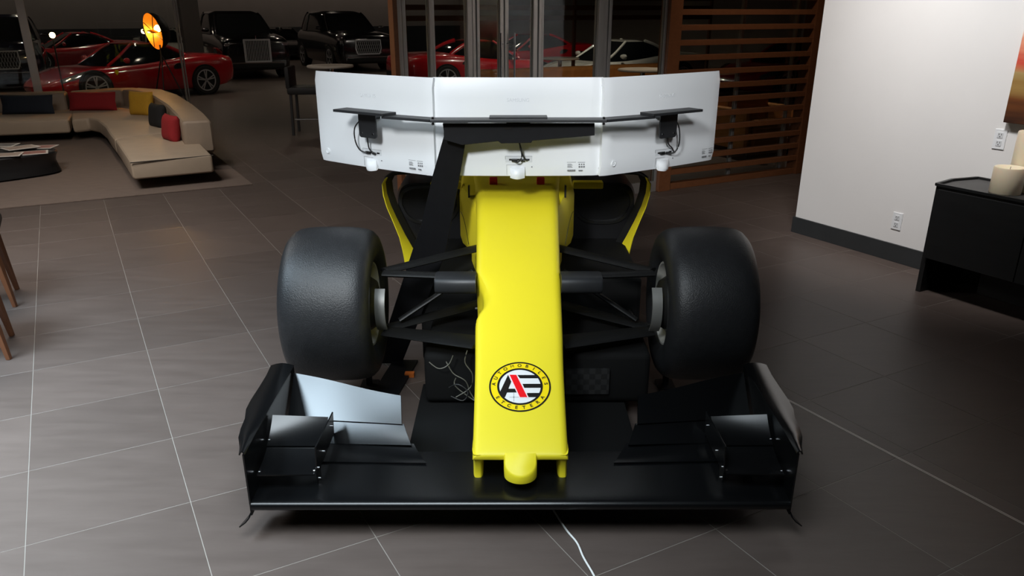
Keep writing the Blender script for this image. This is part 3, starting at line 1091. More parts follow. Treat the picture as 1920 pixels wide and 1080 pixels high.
for s in (-1, 1):
    flap('upper_flap', s, (0.887, 2.660, 0.194), (0.887, 2.80, 0.318), (0.435, 2.548, 0.228), (0.445, 2.635, 0.302), 0.003, wave=0.003)
    flap('middle_flap', s, (0.887, 2.565, 0.140), (0.887, 2.665, 0.190), (0.395, 2.485, 0.176), (0.428, 2.555, 0.226), 0.003)
    flap('lower_flap', s, (0.887, 2.43, 0.1415), (0.887, 2.59, 0.150), (0.335, 2.415, 0.1425), (0.388, 2.502, 0.172), 0.006)
    # endplate with outward-rolled wavy top flange
    ep = []
    for y, z in ((2.19, 0.085), (2.83, 0.12), (2.83, 0.335), (2.19, 0.318)):
        ep.append((y, z))
    m = MB()
    m.prism(ep, WH, WH + 0.006, lambda a, b, c: (s * c, a, b))
    e_ = m.build('endplate', M_WINGB, wing, bevel=0.0015)
    OUT = [(2.19, 0.012, -0.002), (2.24, 0.026, -0.003), (2.30, 0.050, -0.006), (2.36, 0.062, -0.008), (2.43, 0.070, -0.010), (2.50, 0.088, -0.012), (2.57, 0.092, -0.012), (2.66, 0.088, -0.008), (2.75, 0.086, -0.004), (2.83, 0.090, 0.0)]
    rows = []
    for y, o_, dz in OUT:
        zb = lerp(0.318, 0.335, (y - 2.19) / 0.64)
        rows.append([(s * (WH + o_ * q), y, zb + dz * math.sin(q * math.pi / 2) + 0.010 * math.sin(q * math.pi)) for q in (0, 0.25, 0.5, 0.75, 1.0)])
    grid_solid(rows, 0.005, s).build('endplate_flange', M_WINGB, wing, smooth=60)
    # small turned-out foot
    rows = []
    for t in (0, 0.33, 0.66, 1.0):
        rows.append([(s * (WH + 0.004 + 0.035 * t * t * (1 - q * 0.8)), lerp(2.185, 2.32, q) - 0.02 * t, 0.092 - 0.038 * t) for q in (0, 0.5, 1.0)])
    grid_solid(rows, 0.004, -s).build('endplate_foot', M_WINGB, wing, smooth=60)
    # cascade winglet
    flap('cascade_flap', s, (0.887, 2.385, 0.232), (0.887, 2.485, 0.302), (0.70, 2.40, 0.222), (0.70, 2.53, 0.268), 0.010)
    flap('cascade_flap', s, (0.887, 2.255, 0.196), (0.887, 2.39, 0.226), (0.70, 2.275, 0.185), (0.70, 2.405, 0.216), 0.006)
    fe = [(2.295, 0.185), (2.30, 0.132), (2.34, 0.132), (2.345, 0.175), (2.57, 0.178), (2.585, 0.262), (2.31, 0.275)]
    fen = MB().prism(fe, 0.694, 0.699, lambda a, b, c: (s * c, a, b)).build('cascade_fence', M_WINGB, wing, bevel=0.001)
    for (x, y, z) in ((0.694, 2.31, 0.195), (0.694, 2.315, 0.150), (0.694, 2.40, 0.205), (0.694, 2.545, 0.225), (0.885, 2.275, 0.200), (0.885, 2.41, 0.245), (0.704, 2.29, 0.195)):
        m = MB()
        d_ = -0.005 if x > 0.7 or True else 0.005
        m.cyl((s * (x + d_), y, z), (s * (x + 0.001), y, z), 0.004, n=10)
        m.build('bolt', M_CHROME, wing, smooth=40)

# ---- white power cord running out from under the wing
pth = [at(1030, 940, 0.005), at(1041, 962, 0.005), at(1063, 995, 0.005), at(1082, 1018, 0.005), at(1094, 1045, 0.005), at(1112, 1076, 0.005), at(1122, 1100, 0.005), at(1150, 1180, 0.005)]
tag(MB().tube([(0.12, 2.7, 0.005), (0.13, 2.5, 0.005)] + pth, 0.0035, 8, 6).build('power_cord', M_CORD, smooth=60),
    'thin white power cord snaking over the floor from under the front wing', 'cord')

# =================================================================== MONITOR STAND
st = empty('monitor_stand', (0, 0, 0), 0, 'black steel monitor stand with a slanted post and three arms over the nose', 'monitor stand')


def at_plane(x, y, k, c):
    """point on the leaning plane Y + k*z = c"""
    r = ray(x, y)
    t = (c - k * HC) / (r.y + k * r.z)
    return Vector((0, 0, HC)) + r * t


LEFT = [(830, 232), (833, 253), (811, 330), (790, 420), (771, 477), (706, 697)]
RIGHT = [(754, 694), (826, 500), (837, 466), (859, 349), (872, 272), (877, 262), (877, 232)]
pp = [at_plane(x, y, 0.17, 3.575) for x, y in LEFT + RIGHT]
pp[5].z = 0.0
pp[6].z = 0.0
m = MB()
n = len(pp)
back = [p + Vector((0, 0.02, 0.003)) for p in pp]
m.add(pp + back, [tuple(range(n)), tuple(reversed(range(n, 2 * n)))] + [(i, (i + 1) % n, n + (i + 1) % n, n + i) for i in range(n)])
m.build('post', M_STEELB, st, bevel=0.0015, seg=1)
MB().prism([(-0.665, 3.05), (-0.545, 3.05), (-0.475, 3.6), (-0.60, 3.6)], 0.0, 0.012).build('foot_plate', M_STEELB, st)
# cross plate
Yp = 3.325
poly = [at_plane(x, y, 0.0, Yp) for x, y in ((832, 231), (1115, 231), (1115, 254), (998, 264), (996, 268), (940, 269), (934, 265), (866, 272), (832, 262))]
n = len(poly)
m = MB()
back = [p + Vector((0, 0.012, 0)) for p in poly]
m.add(poly + back, [tuple(range(n)), tuple(reversed(range(n, 2 * n)))] + [(i, (i + 1) % n, n + (i + 1) % n, n + i) for i in range(n)])
xp = m.build('cross_plate', M_STEELB, st, bevel=0.001, seg=1)
for x0, x1 in ((945, 959), (980, 995)):
    a, b = at_plane(x0, 243, 0, Yp - 0.001), at_plane(x1, 238, 0, Yp - 0.001)
    MB().box((a.x, Yp - 0.002, a.z), (b.x, Yp, b.z)).build('slot', M_BLACK, xp)
ZA = 1.232
XA = 0.026
MB().box((XA - 0.362, 3.265, ZA - 0.006), (XA + 0.362, 3.345, ZA + 0.006)).build('centre_arm', M_STEELG, st, bevel=0.002)
MB().box((XA - 0.12, 3.30, ZA + 0.006), (XA + 0.12, 3.37, ZA + 0.012)).build('arm_shim', M_STEELG, st, bevel=0.001)
MB().box((XA - 0.05, 3.35, 1.14), (XA + 0.05, 3.362, 1.23)).build('mount_plate', M_STEELG, st, bevel=0.002)
for s in (-1, 1):
    a0 = Vector((XA + s * 0.35, 3.305, ZA))
    a1 = Vector((XA + s * 0.56, 3.40, ZA + 0.003))
    a2 = Vector((XA + s * 0.785, 3.55, ZA + 0.004))
    m = MB()
    m.bar(a0, a1, 0.075, 0.011)
    m.build('side_arm', M_STEELG, st, bevel=0.0015)
    m = MB()
    m.bar(a1 - (a2 - a1).normalized() * 0.02 + Vector((0, 0, 0.010)), a2 + Vector((0, 0, 0.010)), 0.085, 0.011)
    m.build('arm_end', M_STEELG, st, bevel=0.0015)
    m = MB()
    for dz in (-0.012, 0.012):
        m.cyl(a0 + Vector((0, -0.03, dz - 0.004)), a0 + Vector((0, -0.03, dz + 0.004)), 0.006, n=10)
    m.cyl(a0 + Vector((0, -0.03, -0.016)), a0 + Vector((0, -0.03, 0.016)), 0.003, n=8)
    m.build('hinge_bolt', M_CHROME, st, smooth=40)
    # bracket plate in front of the side monitor
    c = Vector((XA + s * 0.665, 3.535, 1.180))
    ang = s * R(35)
    m = MB()
    hw, hh, rr = 0.053, 0.055, 0.014
    poly = [(-hw, hh), (-hw, -hh + rr)]
    for k in range(1, 6):
        a = math.pi + k / 6 * math.pi / 2
        poly.append((-hw + rr + math.cos(a) * rr, -hh + rr + math.sin(a) * rr))
    poly += [(-hw + rr, -hh), (hw - rr, -hh)]
    for k in range(1, 6):
        a = 1.5 * math.pi + k / 6 * math.pi / 2
        poly.append((hw - rr + math.cos(a) * rr, -hh + rr + math.sin(a) * rr))
    poly += [(hw, -hh + rr), (hw, hh)]

    def bp_(x, z, d):
        return c + Vector((math.cos(ang) * x - math.sin(ang) * d, math.sin(ang) * x + math.cos(ang) * d, z))
    m.prism(poly, -0.004, 0.004, lambda x, z, d: bp_(x, z, d))
    br = m.build('bracket_plate', M_STEELG, st, bevel=0.001, seg=1)
    for x in (-0.034, 0.034):
        MB().cyl(bp_(x, -0.036, -0.007), bp_(x, -0.036, -0.003), 0.0042, n=10).build('bolt', M_CHROME, br, smooth=40)
    MB().cyl(bp_(0, 0.03, 0.0), bp_(0, 0.03, 0.075), 0.010, n=16).build('spacer', M_STEELG, br, smooth=40)
MB().cyl((XA, 3.36, 1.16), (XA, 3.42, 1.16), 0.03, n=16).build('spacer', M_STEELG, st, smooth=40)

# =================================================================== MONITORS
MWID, MHGT = 0.723, 0.417


def monitor(loc, rz, label, knob=True, sticker_x=0.245, sag=0.013, cab=None):
    root = empty('curved_monitor', loc, rz, label, 'monitor', 'triple curved monitors above the race car nose')
    ni, nj = 10, 28
    hw = MWID / 2

    def yy(x):
        return -sag * (1 - (x / hw) ** 2)
    rows = []
    for i in range(ni + 1):
        z = MHGT * i / ni
        row = []
        for j in range(nj + 1):
            x = lerp(-hw, hw, j / nj)
            e = min(z, MHGT - z)
            rb = 0.010 * max(0, 1 - e / 0.02) ** 2
            ex = 0.006 * max(0, 1 - (hw - abs(x)) / 0.02) ** 2
            row.append((x, yy(x) + rb + ex, z))
        rows.append(row)
    shell = grid_solid(rows, 0.026, -1).build('back_shell', M_WHITEP, root, smooth=50)
    rows = [[(lerp(-hw + 0.006, hw - 0.006, j / nj), yy(lerp(-hw, hw, j / nj)) + 0.0275 + 0.001, z) for j in range(nj + 1)] for z in (0.008, MHGT - 0.008)]
    grid_solid(rows, 0.003, -1).build('screen', M_BLACKP, root, smooth=50)
    ys = -sag
    # port recess
    MB().box((-0.055, ys - 0.0006, 0.062), (0.062, ys + 0.004, 0.088)).build('port_recess', M_WHITEP2, root, bevel=0.0008, seg=1)
    m = MB()
    for x0, x1, y0, y1 in ((-0.0555, 0.0625, 0.0878, 0.0888), (-0.0558, -0.0548, 0.075, 0.088), (-0.05, 0.01, 0.0505, 0.0513), (-0.05, -0.0493, 0.008, 0.051)):
        m.box((x0, ys - 0.0016, y0), (x1, ys - 0.0004, y1))
    m.box((0.058, ys - 0.0018, 0.040), (0.064, ys, 0.0435))
    m.build('panel_groove', M_GREYP, root)
    for x in (-0.03, 0.0, 0.042):
        MB().box((x - 0.009, ys - 0.0015, 0.069), (x + 0.009, ys, 0.077)).build('port', M_BLACKP, root, bevel=0.001, seg=1)
    # white cable cover flap
    m = MB()
    rings = []
    for k in range(7):
        t = k / 6
        x = lerp(-0.034, 0.030, t)
        bulge = 0.008 + 0.018 * math.sin(math.pi * min(1, t * 1.1)) ** 0.8
        rings.append([(x, ys + 0.004, -0.002), (x, ys - bulge * 0.75, -0.006 - 0.004 * math.sin(math.pi * t)), (x, ys - bulge, 0.006), (x, ys - bulge * 0.8, 0.026), (x, ys - 0.004, 0.040), (x, ys + 0.004, 0.041)])
    m.loft(rings)
    m.build('cable_cover', M_WHITEP, root, smooth=40)
    # rating sticker printed on the shell
    m = MB()
    yst = yy(sticker_x) - 0.0008

    def bx(x0, x1, z0, z1):
        m.add([(sticker_x + x, yy(sticker_x + x) - 0.0009, z) for x, z in ((x0, z0), (x1, z0), (x1, z1), (x0, z1))], [(0, 1, 2, 3)])
    bx(-0.04, 0.0, 0.0605, 0.0620)
    bx(0.008, 0.04, 0.0595, 0.0615)
    for k in range(6):
        bx(-0.038, -0.014 - 0.003 * (k % 3), 0.038 + k * 0.003, 0.0394 + k * 0.003)
    for k in range(3):
        bx(0.012 + k * 0.010, 0.018 + k * 0.010, 0.048, 0.0545)
        bx(0.012 + k * 0.010, 0.0195 + k * 0.010, 0.037, 0.0445)
    for k in range(14):
        bx(-0.038 + k * 0.0026, -0.0366 + k * 0.0026 + 0.0007 * (k % 3), 0.0215, 0.029)
    bx(0.012, 0.03, 0.0225, 0.027)
    m.build('rating_print', M_GREYP, root)
    # embossed maker's name
    vs, fs = text_mesh('SAMSUNG', 0.021, 0.0006)
    MB().add([(v.x, ys - 0.0004 - v.z, 0.325 + v.y) for v in vs], fs).build('embossed_lettering', M_WHITEP2, root)
    if knob:
        xk = -0.30
        MB().lathe([(0.013, 0.0), (0.013, -0.004), (0.0105, -0.005), (0.0095, -0.002), (0.006, -0.002), (0.005, -0.004), (0.0, -0.004)], 'y', (xk, yy(xk), 0.052), 24).build('control_knob', M_WHITEP, root, smooth=40)
    if cab:
        for pth in cab:
            MB().tube(pth, 0.0032, 8, 6).build('cable', M_CABLE, root, smooth=60)
        MB().cyl((0.012, ys - 0.006, 0.071), (0.03, ys - 0.008, 0.071), 0.0055, n=10).build('plug', M_BLACKP, root, smooth=40)
        MB().box((-0.028, ys - 0.012, 0.066), (-0.002, ys, 0.078)).build('plug', M_BLACKP, root, bevel=0.002)
    return root


YM = 3.43
y0 = -0.013
Zb = 0.972
monitor((0.026, YM + 0.024, Zb), 0.0, 'middle white curved monitor directly above the yellow nose', True, 0.255,
        cab=[[(-0.02, y0 - 0.012, 0.072), (0.0, y0 - 0.03, 0.068), (0.016, y0 - 0.035, 0.09), (0.012, y0 - 0.04, 0.13), (0.0, y0 - 0.045, 0.165)],
             [(0.042, y0 - 0.006, 0.073), (0.03, y0 - 0.02, 0.08), (0.012, y0 - 0.03, 0.12), (0.005, y0 - 0.04, 0.165)]])
monitor((-0.638, 3.640, Zb), -R(35), 'white curved monitor nearest the stone-coloured sofa, with the black bracket on its back', True, 0.262,
        cab=[[(-0.02, y0 - 0.012, 0.072), (-0.045, y0 - 0.03, 0.085), (-0.055, y0 - 0.045, 0.13), (-0.035, y0 - 0.06, 0.19), (0.01, y0 - 0.05, 0.235), (0.05, y0 - 0.06, 0.25)],
             [(0.035, y0 - 0.008, 0.072), (0.015, y0 - 0.02, 0.085), (0.012, y0 - 0.03, 0.11), (0.03, y0 - 0.05, 0.18), (0.055, y0 - 0.055, 0.245)]])
monitor((0.690, 3.640, Zb), R(35), 'white curved monitor nearest the slat screen, greyer, with a round knob low on it', True, 0.305,
        cab=[[(0.0, y0 - 0.012, 0.072), (0.04, y0 - 0.03, 0.075), (0.05, y0 - 0.045, 0.12), (0.02, y0 - 0.06, 0.2), (-0.03, y0 - 0.05, 0.25)],
             [(0.06, y0 - 0.006, 0.072), (0.03, y0 - 0.02, 0.095), (-0.01, y0 - 0.03, 0.13), (-0.045, y0 - 0.055, 0.25)]])

# =================================================================== SIDEBOARD, CANDLES, PAINTING, OUTLETS
sb = empty('sideboard', B(4.72, 2.2), 0, 'low black wooden sideboard standing against the white wall', 'sideboard')


def bpart(name, u0, u1, v0, v1, z0, z1, m, par, bevel=0.003):
    return wpart(name, u0, u1, v0, v1, z0, z1, m, bevel, par)


V1, V0, U0, U1 = 2.87, 0.95, 4.50, 4.905
m = MB().prism([(U0, V0), (U1, V0), (U1, V1), (U0 + 0.20, V1 + 0.035), (U0, V1)], 0.225, 0.672, lambda x, y, z: B(x, y, z))
o = m.build('carcass', M_CAB, sb, bevel=0.003)
o.matrix_parent_inverse = sb.matrix_basis.inverted()
# sloping end leg, recessed plinth, tray top with raised rim
m = MB().prism([(U0, V1 - 0.20), (U0 + 0.02, V1 - 0.03), (U0, V1), (U0 + 0.2, V1 + 0.035), (U1, V1), (U1, V1 - 0.03), (U0 + 0.03, V1 - 0.03)][2:] + [(U0, V1 - 0.03)], 0.0, 0.225, lambda x, y, z: B(x, y, z))
o = m.build('leg_panel', M_CAB, sb)
o.matrix_parent_inverse = sb.matrix_basis.inverted()
bpart('leg_panel', U0, U1, V0, V0 + 0.03, 0, 0.225, M_CAB, sb)
bpart('plinth', U1 - 0.12, U1, V0 + 0.03, V1 - 0.22, 0.0, 0.225, M_CABTOP, sb)
m = MB().prism([(U0 + 0.022, V0 + 0.02), (U1 - 0.02, V0 + 0.02), (U1 - 0.02, V1 - 0.02), (U0 + 0.20, V1 + 0.012), (U0 + 0.022, V1 - 0.018)], 0.672, 0.676, lambda x, y, z: B(x, y, z))
o = m.build('top_inlay', M_CABTOP, sb)
o.matrix_parent_inverse = sb.matrix_basis.inverted()
rim_pts = [(U0, V0), (U0, V1), (U0 + 0.20, V1 + 0.035), (U1, V1), (U1, V0)]
m = MB()
for a, b_ in zip(rim_pts, rim_pts[1:]):
    m.bar(B(*a, 0.679), B(*b_, 0.679), 0.018, 0.016)
o = m.build('top_rim', M_CAB, sb)
o.matrix_parent_inverse = sb.matrix_basis.inverted()
for a, b_ in ((2.30, 2.845), (1.64, 2.294), (0.98, 1.634)):
    bpart('door', U0 - 0.016, U0 - 0.001, a, b_, 0.228, 0.655, M_CAB, sb, 0.002)


def candle(u, v, r, hgt, label):
    m = MB().lathe([(0.0, 0.0), (r * 0.96, 0.0), (r, 0.006), (r, hgt - 0.008), (r * 0.96, hgt), (r * 0.72, hgt - 0.004), (r * 0.5, hgt - 0.016), (0.0, hgt - 0.018)], 'z', (0, 0, 0), 40)
    root = m.build('pillar_candle', M_WAX, None, smooth=50)
    root.location = B(u, v, 0.676)
    MB().cyl((0, 0, hgt - 0.02), (0.002, 0, hgt + 0.002), 0.0015, n=6).build('wick', M_BLACKP, root)
    return tag(root, label, 'candle', 'ivory candles on the sideboard')


candle(4.628, 2.535, 0.082, 0.150, 'short ivory pillar candle at the front of the sideboard top')
candle(4.80, 2.53, 0.090, 0.335, 'tall ivory pillar candle behind the short one on the sideboard')


def outlet(u, v, z, label):
    root = empty('wall_outlet', B(u, v, z), ROTB, label, 'outlet', 'white wall outlets')
    # local: x = u, y = v ; plate faces -x
    MB().box((-0.006, -0.037, -0.060), (0.0, 0.037, 0.060)).build('cover_plate', M_WHITEP, root, bevel=0.003)
    for dz in (-0.024, 0.024):
        f_ = MB().box((-0.0085, -0.017, dz - 0.017), (-0.005, 0.017, dz + 0.017)).build('socket', M_WHITEP2, root, bevel=0.002)
        m = MB()
        m.box((-0.0092, -0.009, dz), (-0.0084, -0.006, dz + 0.010))
        m.box((-0.0092, 0.006, dz), (-0.0084, 0.009, dz + 0.010))
        m.box((-0.0092, -0.003, dz - 0.011), (-0.0084, 0.003, dz - 0.006))
        m.build('slot', M_BLACKP, f_)
    return root


outlet(4.93, 3.377, 0.285, 'white wall outlet low above the dark baseboard')
outlet(4.93, 2.80, 0.925, 'white wall outlet above the sideboard beside the tall candle')

pm = bpy.data.materials.new('abstract_streak_paint')
pm.use_nodes = True
nt = pm.node_tree
tc = nt.nodes.new('ShaderNodeTexCoord')
mp = nt.nodes.new('ShaderNodeMapping')
mp.inputs['Scale'].default_value = (1, 0.7, 7)
mp.inputs['Rotation'].default_value = (0.22, 0, 0)
nz = nt.nodes.new('ShaderNodeTexNoise')
nz.inputs['Scale'].default_value = 1.6
nz.inputs['Detail'].default_value = 5
sx = nt.nodes.new('ShaderNodeSeparateXYZ')
ad = nt.nodes.new('ShaderNodeMath')
ad.operation = 'MULTIPLY_ADD'
ad.inputs[1].default_value = 1.9
mr = nt.nodes.new('ShaderNodeMath')
mr.operation = 'MULTIPLY_ADD'
mr.inputs[1].default_value = 0.55
mr.inputs[2].default_value = -0.28
cr = nt.nodes.new('ShaderNodeValToRGB')
cr.color_ramp.elements[0].color = (0.035, 0.012, 0.006, 1)
cr.color_ramp.elements[1].color = (0.85, 0.72, 0.55, 1)
for p_, c_ in ((0.18, (0.16, 0.05, 0.012, 1)), (0.38, (0.33, 0.2, 0.06, 1)), (0.52, (0.42, 0.3, 0.12, 1)), (0.66, (0.62, 0.08, 0.05, 1)), (0.82, (0.8, 0.3, 0.18, 1))):
    e_ = cr.color_ramp.elements.new(p_)
    e_.color = c_
nt.links.new(tc.outputs['Object'], mp.inputs[0])
nt.links.new(mp.outputs[0], nz.inputs['Vector'])
nt.links.new(tc.outputs['Object'], sx.inputs[0])
nt.links.new(nz.outputs['Fac'], mr.inputs[0])
nt.links.new(sx.outputs['Z'], ad.inputs[0])
nt.links.new(mr.outputs[0], ad.inputs[2])
nt.links.new(ad.outputs[0], cr.inputs[0])
nt.links.new(cr.outputs[0], nt.nodes['Principled BSDF'].inputs['Base Color'])
nt.nodes['Principled BSDF'].inputs['Roughness'].default_value = 0.5
pt = empty('painting', B(4.93, 2.78, 1.03), ROTB, 'abstract canvas of orange, red and brown streaks on the white wall', 'painting')
MB().box((-0.045, -1.3, 0), (-0.001, 0, 0.9)).build('canvas', pm, pt, bevel=0.004)

# =================================================================== LOUNGE: RUG, SOFA, CUSHIONS, COFFEE TABLE, FLOOR LAMP
rg = MB().prism([(-5.0, 8.24), (1.505, 8.22), (1.43, 13.0), (-5.0, 13.0)], 0.0005, 0.012, lambda x, y, z: B(x, y, z)).build('area_rug', M_RUG, None, bevel=0.003)
tag(rg, 'taupe woven rug under the sofa and the black coffee table', 'rug')

sofa = empty('sectional_sofa', B(0.5, 11), 0, 'low stone-coloured leather corner sofa with a curved backrest on the taupe rug', 'sofa')


def poly_prism(name, pts, z0, z1, mt, par, bevel, seg=3):
    m = MB()
    n = len(pts)
    m.add([(p[0], p[1], z0) for p in pts] + [(p[0], p[1], z1) for p in pts], [tuple(reversed(range(n))), tuple(range(n, 2 * n))] + [(i, (i + 1) % n, n + (i + 1) % n, n + i) for i in range(n)])
    o = m.build(name, mt, par, smooth=35, bevel=bevel, seg=seg)
    o.matrix_parent_inverse = par.matrix_basis.inverted()
    return o


ZS = 0.30
fr_l = [at(-260, 238, ZS), at(-60, 231, ZS), at(128, 224, ZS)]
fr_c = [at(134, 224, ZS), at(165, 221, ZS), at(182, 224, ZS), at(197, 236, ZS), at(206, 250, ZS), at(214, 260, ZS)]
bk_l = [at(128, 206, ZS), at(-60, 212, ZS), at(-260, 219, ZS)]
bk_c = [at(134, 206, ZS), at(195, 200, ZS), at(240, 199, ZS)]
bk_l_out = [p + Vector((-0.1, 0.45, 0)) for p in bk_l]
outer_r = [at(290, 206, ZS), at(330, 226, ZS), at(362, 252, ZS)]
poly_prism('seat', fr_l + bk_l_out, 0.12, ZS, M_LEATHER, sofa, 0.04)
poly_prism('seat', fr_c + [at(330, 245, ZS), at(322, 220, ZS), at(270, 195, ZS), at(232, 189, ZS), at(134, 194, ZS)], 0.12, ZS, M_LEATHER, sofa, 0.04)
poly_prism('seat', [at(215, 261, ZS), at(222, 270, ZS), at(244, 303, ZS - 0.0), at(398, 290, ZS), at(362, 254, ZS), at(332, 246, ZS)], 0.12, ZS, M_LEATHER, sofa, 0.035)
# stitching along the chaise end
MB()


def wallstrip(name, pts_in, pts_out, z0, z1, mt, par, bevel=0.05):
    return poly_prism(name, pts_in + list(reversed(pts_out)), z0, z1, mt, par, bevel)


ZB = 0.545
inn = [at(-260, 219, ZS), at(-60, 212, ZS), at(128, 206, ZS)]
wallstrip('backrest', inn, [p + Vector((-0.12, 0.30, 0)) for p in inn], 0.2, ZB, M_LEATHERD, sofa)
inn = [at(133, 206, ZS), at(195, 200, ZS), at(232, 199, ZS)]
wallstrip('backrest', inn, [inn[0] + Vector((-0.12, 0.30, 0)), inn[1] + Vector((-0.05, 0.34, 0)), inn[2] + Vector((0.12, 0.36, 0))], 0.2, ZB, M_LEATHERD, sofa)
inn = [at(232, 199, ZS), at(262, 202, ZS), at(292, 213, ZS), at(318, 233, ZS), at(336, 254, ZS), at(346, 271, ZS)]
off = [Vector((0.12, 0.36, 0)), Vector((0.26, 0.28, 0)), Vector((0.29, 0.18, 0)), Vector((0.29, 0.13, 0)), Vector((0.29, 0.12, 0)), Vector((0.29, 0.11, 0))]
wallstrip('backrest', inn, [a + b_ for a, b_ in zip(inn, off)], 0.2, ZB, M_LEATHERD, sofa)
poly_prism('plinth', [p + Vector((0.12, 0.25, 0)) for p in fr_l] + [at(134, 214, 0.1), at(240, 214, 0.1), at(300, 240, 0.1), at(330, 262, 0.1), at(375, 312, 0.06), at(262, 322, 0.06), at(232, 290, 0.1), at(205, 262, 0.1)] + [bk_l[0], bk_l[1], bk_l[2]][::-1][:0], 0.012, 0.13, M_BLKVEL, sofa, 0.0) if False else None
poly_prism('plinth', [at(150, 236, 0.1), at(190, 240, 0.1), at(236, 300, 0.1), at(250, 316, 0.1), at(372, 308, 0.1), at(330, 262, 0.1), at(262, 214, 0.1), at(150, 214, 0.1)], 0.012, 0.13, M_BLKVEL, sofa, 0.0)
poly_prism('plinth', [at(-260, 250, 0.1), at(140, 236, 0.1), at(140, 216, 0.1), at(-260, 228, 0.1)], 0.012, 0.13, M_BLKVEL, sofa, 0.0)
# piping round the chaise end face
pe = [at(243, 303, ZS), at(400, 289, ZS)]
MB().tube([pe[0] + Vector((0.01, -0.012, -0.01)), pe[1] + Vector((0, -0.012, -0.01))], 0.006, 6, 1).build('piping', M_SEAM, sofa).matrix_parent_inverse = sofa.matrix_basis.inverted()


def cushion(c, w, hgt, th, rz, tilt, mt, label):
    m = MB()
    ni, nj = 12, 12
    for sgn in (1, -1):
        o_ = len(m.v)
        for i in range(ni + 1):
            for j in range(nj + 1):
                a, b_ = 2 * i / ni - 1, 2 * j / nj - 1
                bul = ((1 - a ** 4) * (1 - b_ ** 4)) ** 0.5
                pin = 1 - 0.05 * (1 - abs(a)) - 0.0
                pin2 = 1 - 0.05 * (1 - abs(b_))
                m.v.append((a * w / 2 * pin2, sgn * th / 2 * bul, b_ * hgt / 2 * pin))
        for i in range(ni):
            for j in range(nj):
                q = (o_ + i * (nj + 1) + j, o_ + (i + 1) * (nj + 1) + j, o_ + (i + 1) * (nj + 1) + j + 1, o_ + i * (nj + 1) + j + 1)
                m.f.append(q if sgn > 0 else tuple(reversed(q)))
    o = m.build('cushion', mt, None, smooth=80)
    o.location = c
    o.rotation_euler = (tilt, 0, rz)
    return tag(o, label, 'cushion', 'cushions on the corner sofa')


M_NAVY = mat('navy_fabric', (0.012, 0.018, 0.03), 0.85, var=0.2, scale=60, bump=0.1, bscale=300)
M_REDC = mat('red_cushion_fabric', (0.30, 0.012, 0.016), 0.85, var=0.2, scale=60, bump=0.1, bscale=300)
M_YELC = mat('mustard_fabric', (0.55, 0.30, 0.02), 0.85, var=0.15, scale=60, bump=0.1, bscale=300)
M_BLKC = mat('black_cushion_fabric', (0.01, 0.01, 0.011), 0.85, var=0.2, scale=60, bump=0.1, bscale=300)
zc = 0.425
c = (at(10, 214, ZS) + at(100, 213, ZS)) / 2
cushion(c + Vector((0, 0.0, zc - ZS)), 0.70, 0.27, 0.13, 0.12, -0.18, M_NAVY, 'long navy cushion at the far end of the sofa backrest')
c = (at(137, 207, ZS) + at(222, 205, ZS)) / 2
cushion(c + Vector((0, -0.05, zc - ZS)), 0.68, 0.27, 0.13, 0.06, -0.18, M_REDC, 'long dark red cushion on the sofa between the navy and yellow ones')
c = (at(247, 214, ZS) + at(290, 216, ZS)) / 2
cushion(c + Vector((0, 0, zc + 0.02 - ZS)), 0.42, 0.34, 0.14, -0.35, -0.15, M_YELC, 'square mustard yellow cushion in the corner of the sofa')
c = (at(290, 232, ZS) + at(318, 240, ZS)) / 2
cushion(c + Vector((-0.02, -0.04, zc - 0.0 - ZS)), 0.40, 0.30, 0.14, -0.80, -0.15, M_BLKC, 'black cushion between the yellow and the small red one')
c = (at(316, 255, ZS) + at(340, 266, ZS)) / 2
cushion(c + Vector((-0.0, -0.06, zc - 0.0 - ZS)), 0.38, 0.30, 0.14, -0.85, -0.15, M_REDC, 'small bright red cushion near the open end of the sofa')

# coffee table: scalloped black drum
ct = empty('coffee_table', B(-1.25, 10.15), 0, 'black drum-shaped coffee table with a pinched waist on the rug', 'coffee table')
m = MB()
rings = []
for z, k in ((0.012, 0.96), (0.03, 1.0), (0.09, 0.985), (0.15, 0.975), (0.20, 0.99), (0.235, 1.01), (0.25, 1.0), (0.25, 0.8), (0.25, 0.4)):
    rings.append([(1.06 * k * math.cos(a) * (1 + 0.03 * math.cos(5 * a + z * 3)), 0.62 * k * math.sin(a) * (1 + 0.03 * math.cos(5 * a + z * 3)), z) for a in [2 * math.pi * i / 64 for i in range(64)]])
m.loft(rings)
o = m.build('drum', M_LACQ, ct, smooth=40)
ct.rotation_euler = (0, 0, 0.25)
MAGC = [mat('magazine_red_print', (0.4, 0.02, 0.02), 0.4, var=0.6, scale=9, col2=(0.5, 0.3, 0.25)),
        mat('magazine_tan_print', (0.36, 0.16, 0.10), 0.4, var=0.6, scale=12, col2=(0.6, 0.5, 0.42)),
        mat('magazine_dark_print', (0.05, 0.05, 0.06), 0.4, var=0.6, scale=9, col2=(0.3, 0.28, 0.26))]
M_PAPER = mat('magazine_paper', (0.66, 0.62, 0.56), 0.5, var=0.05, scale=20)
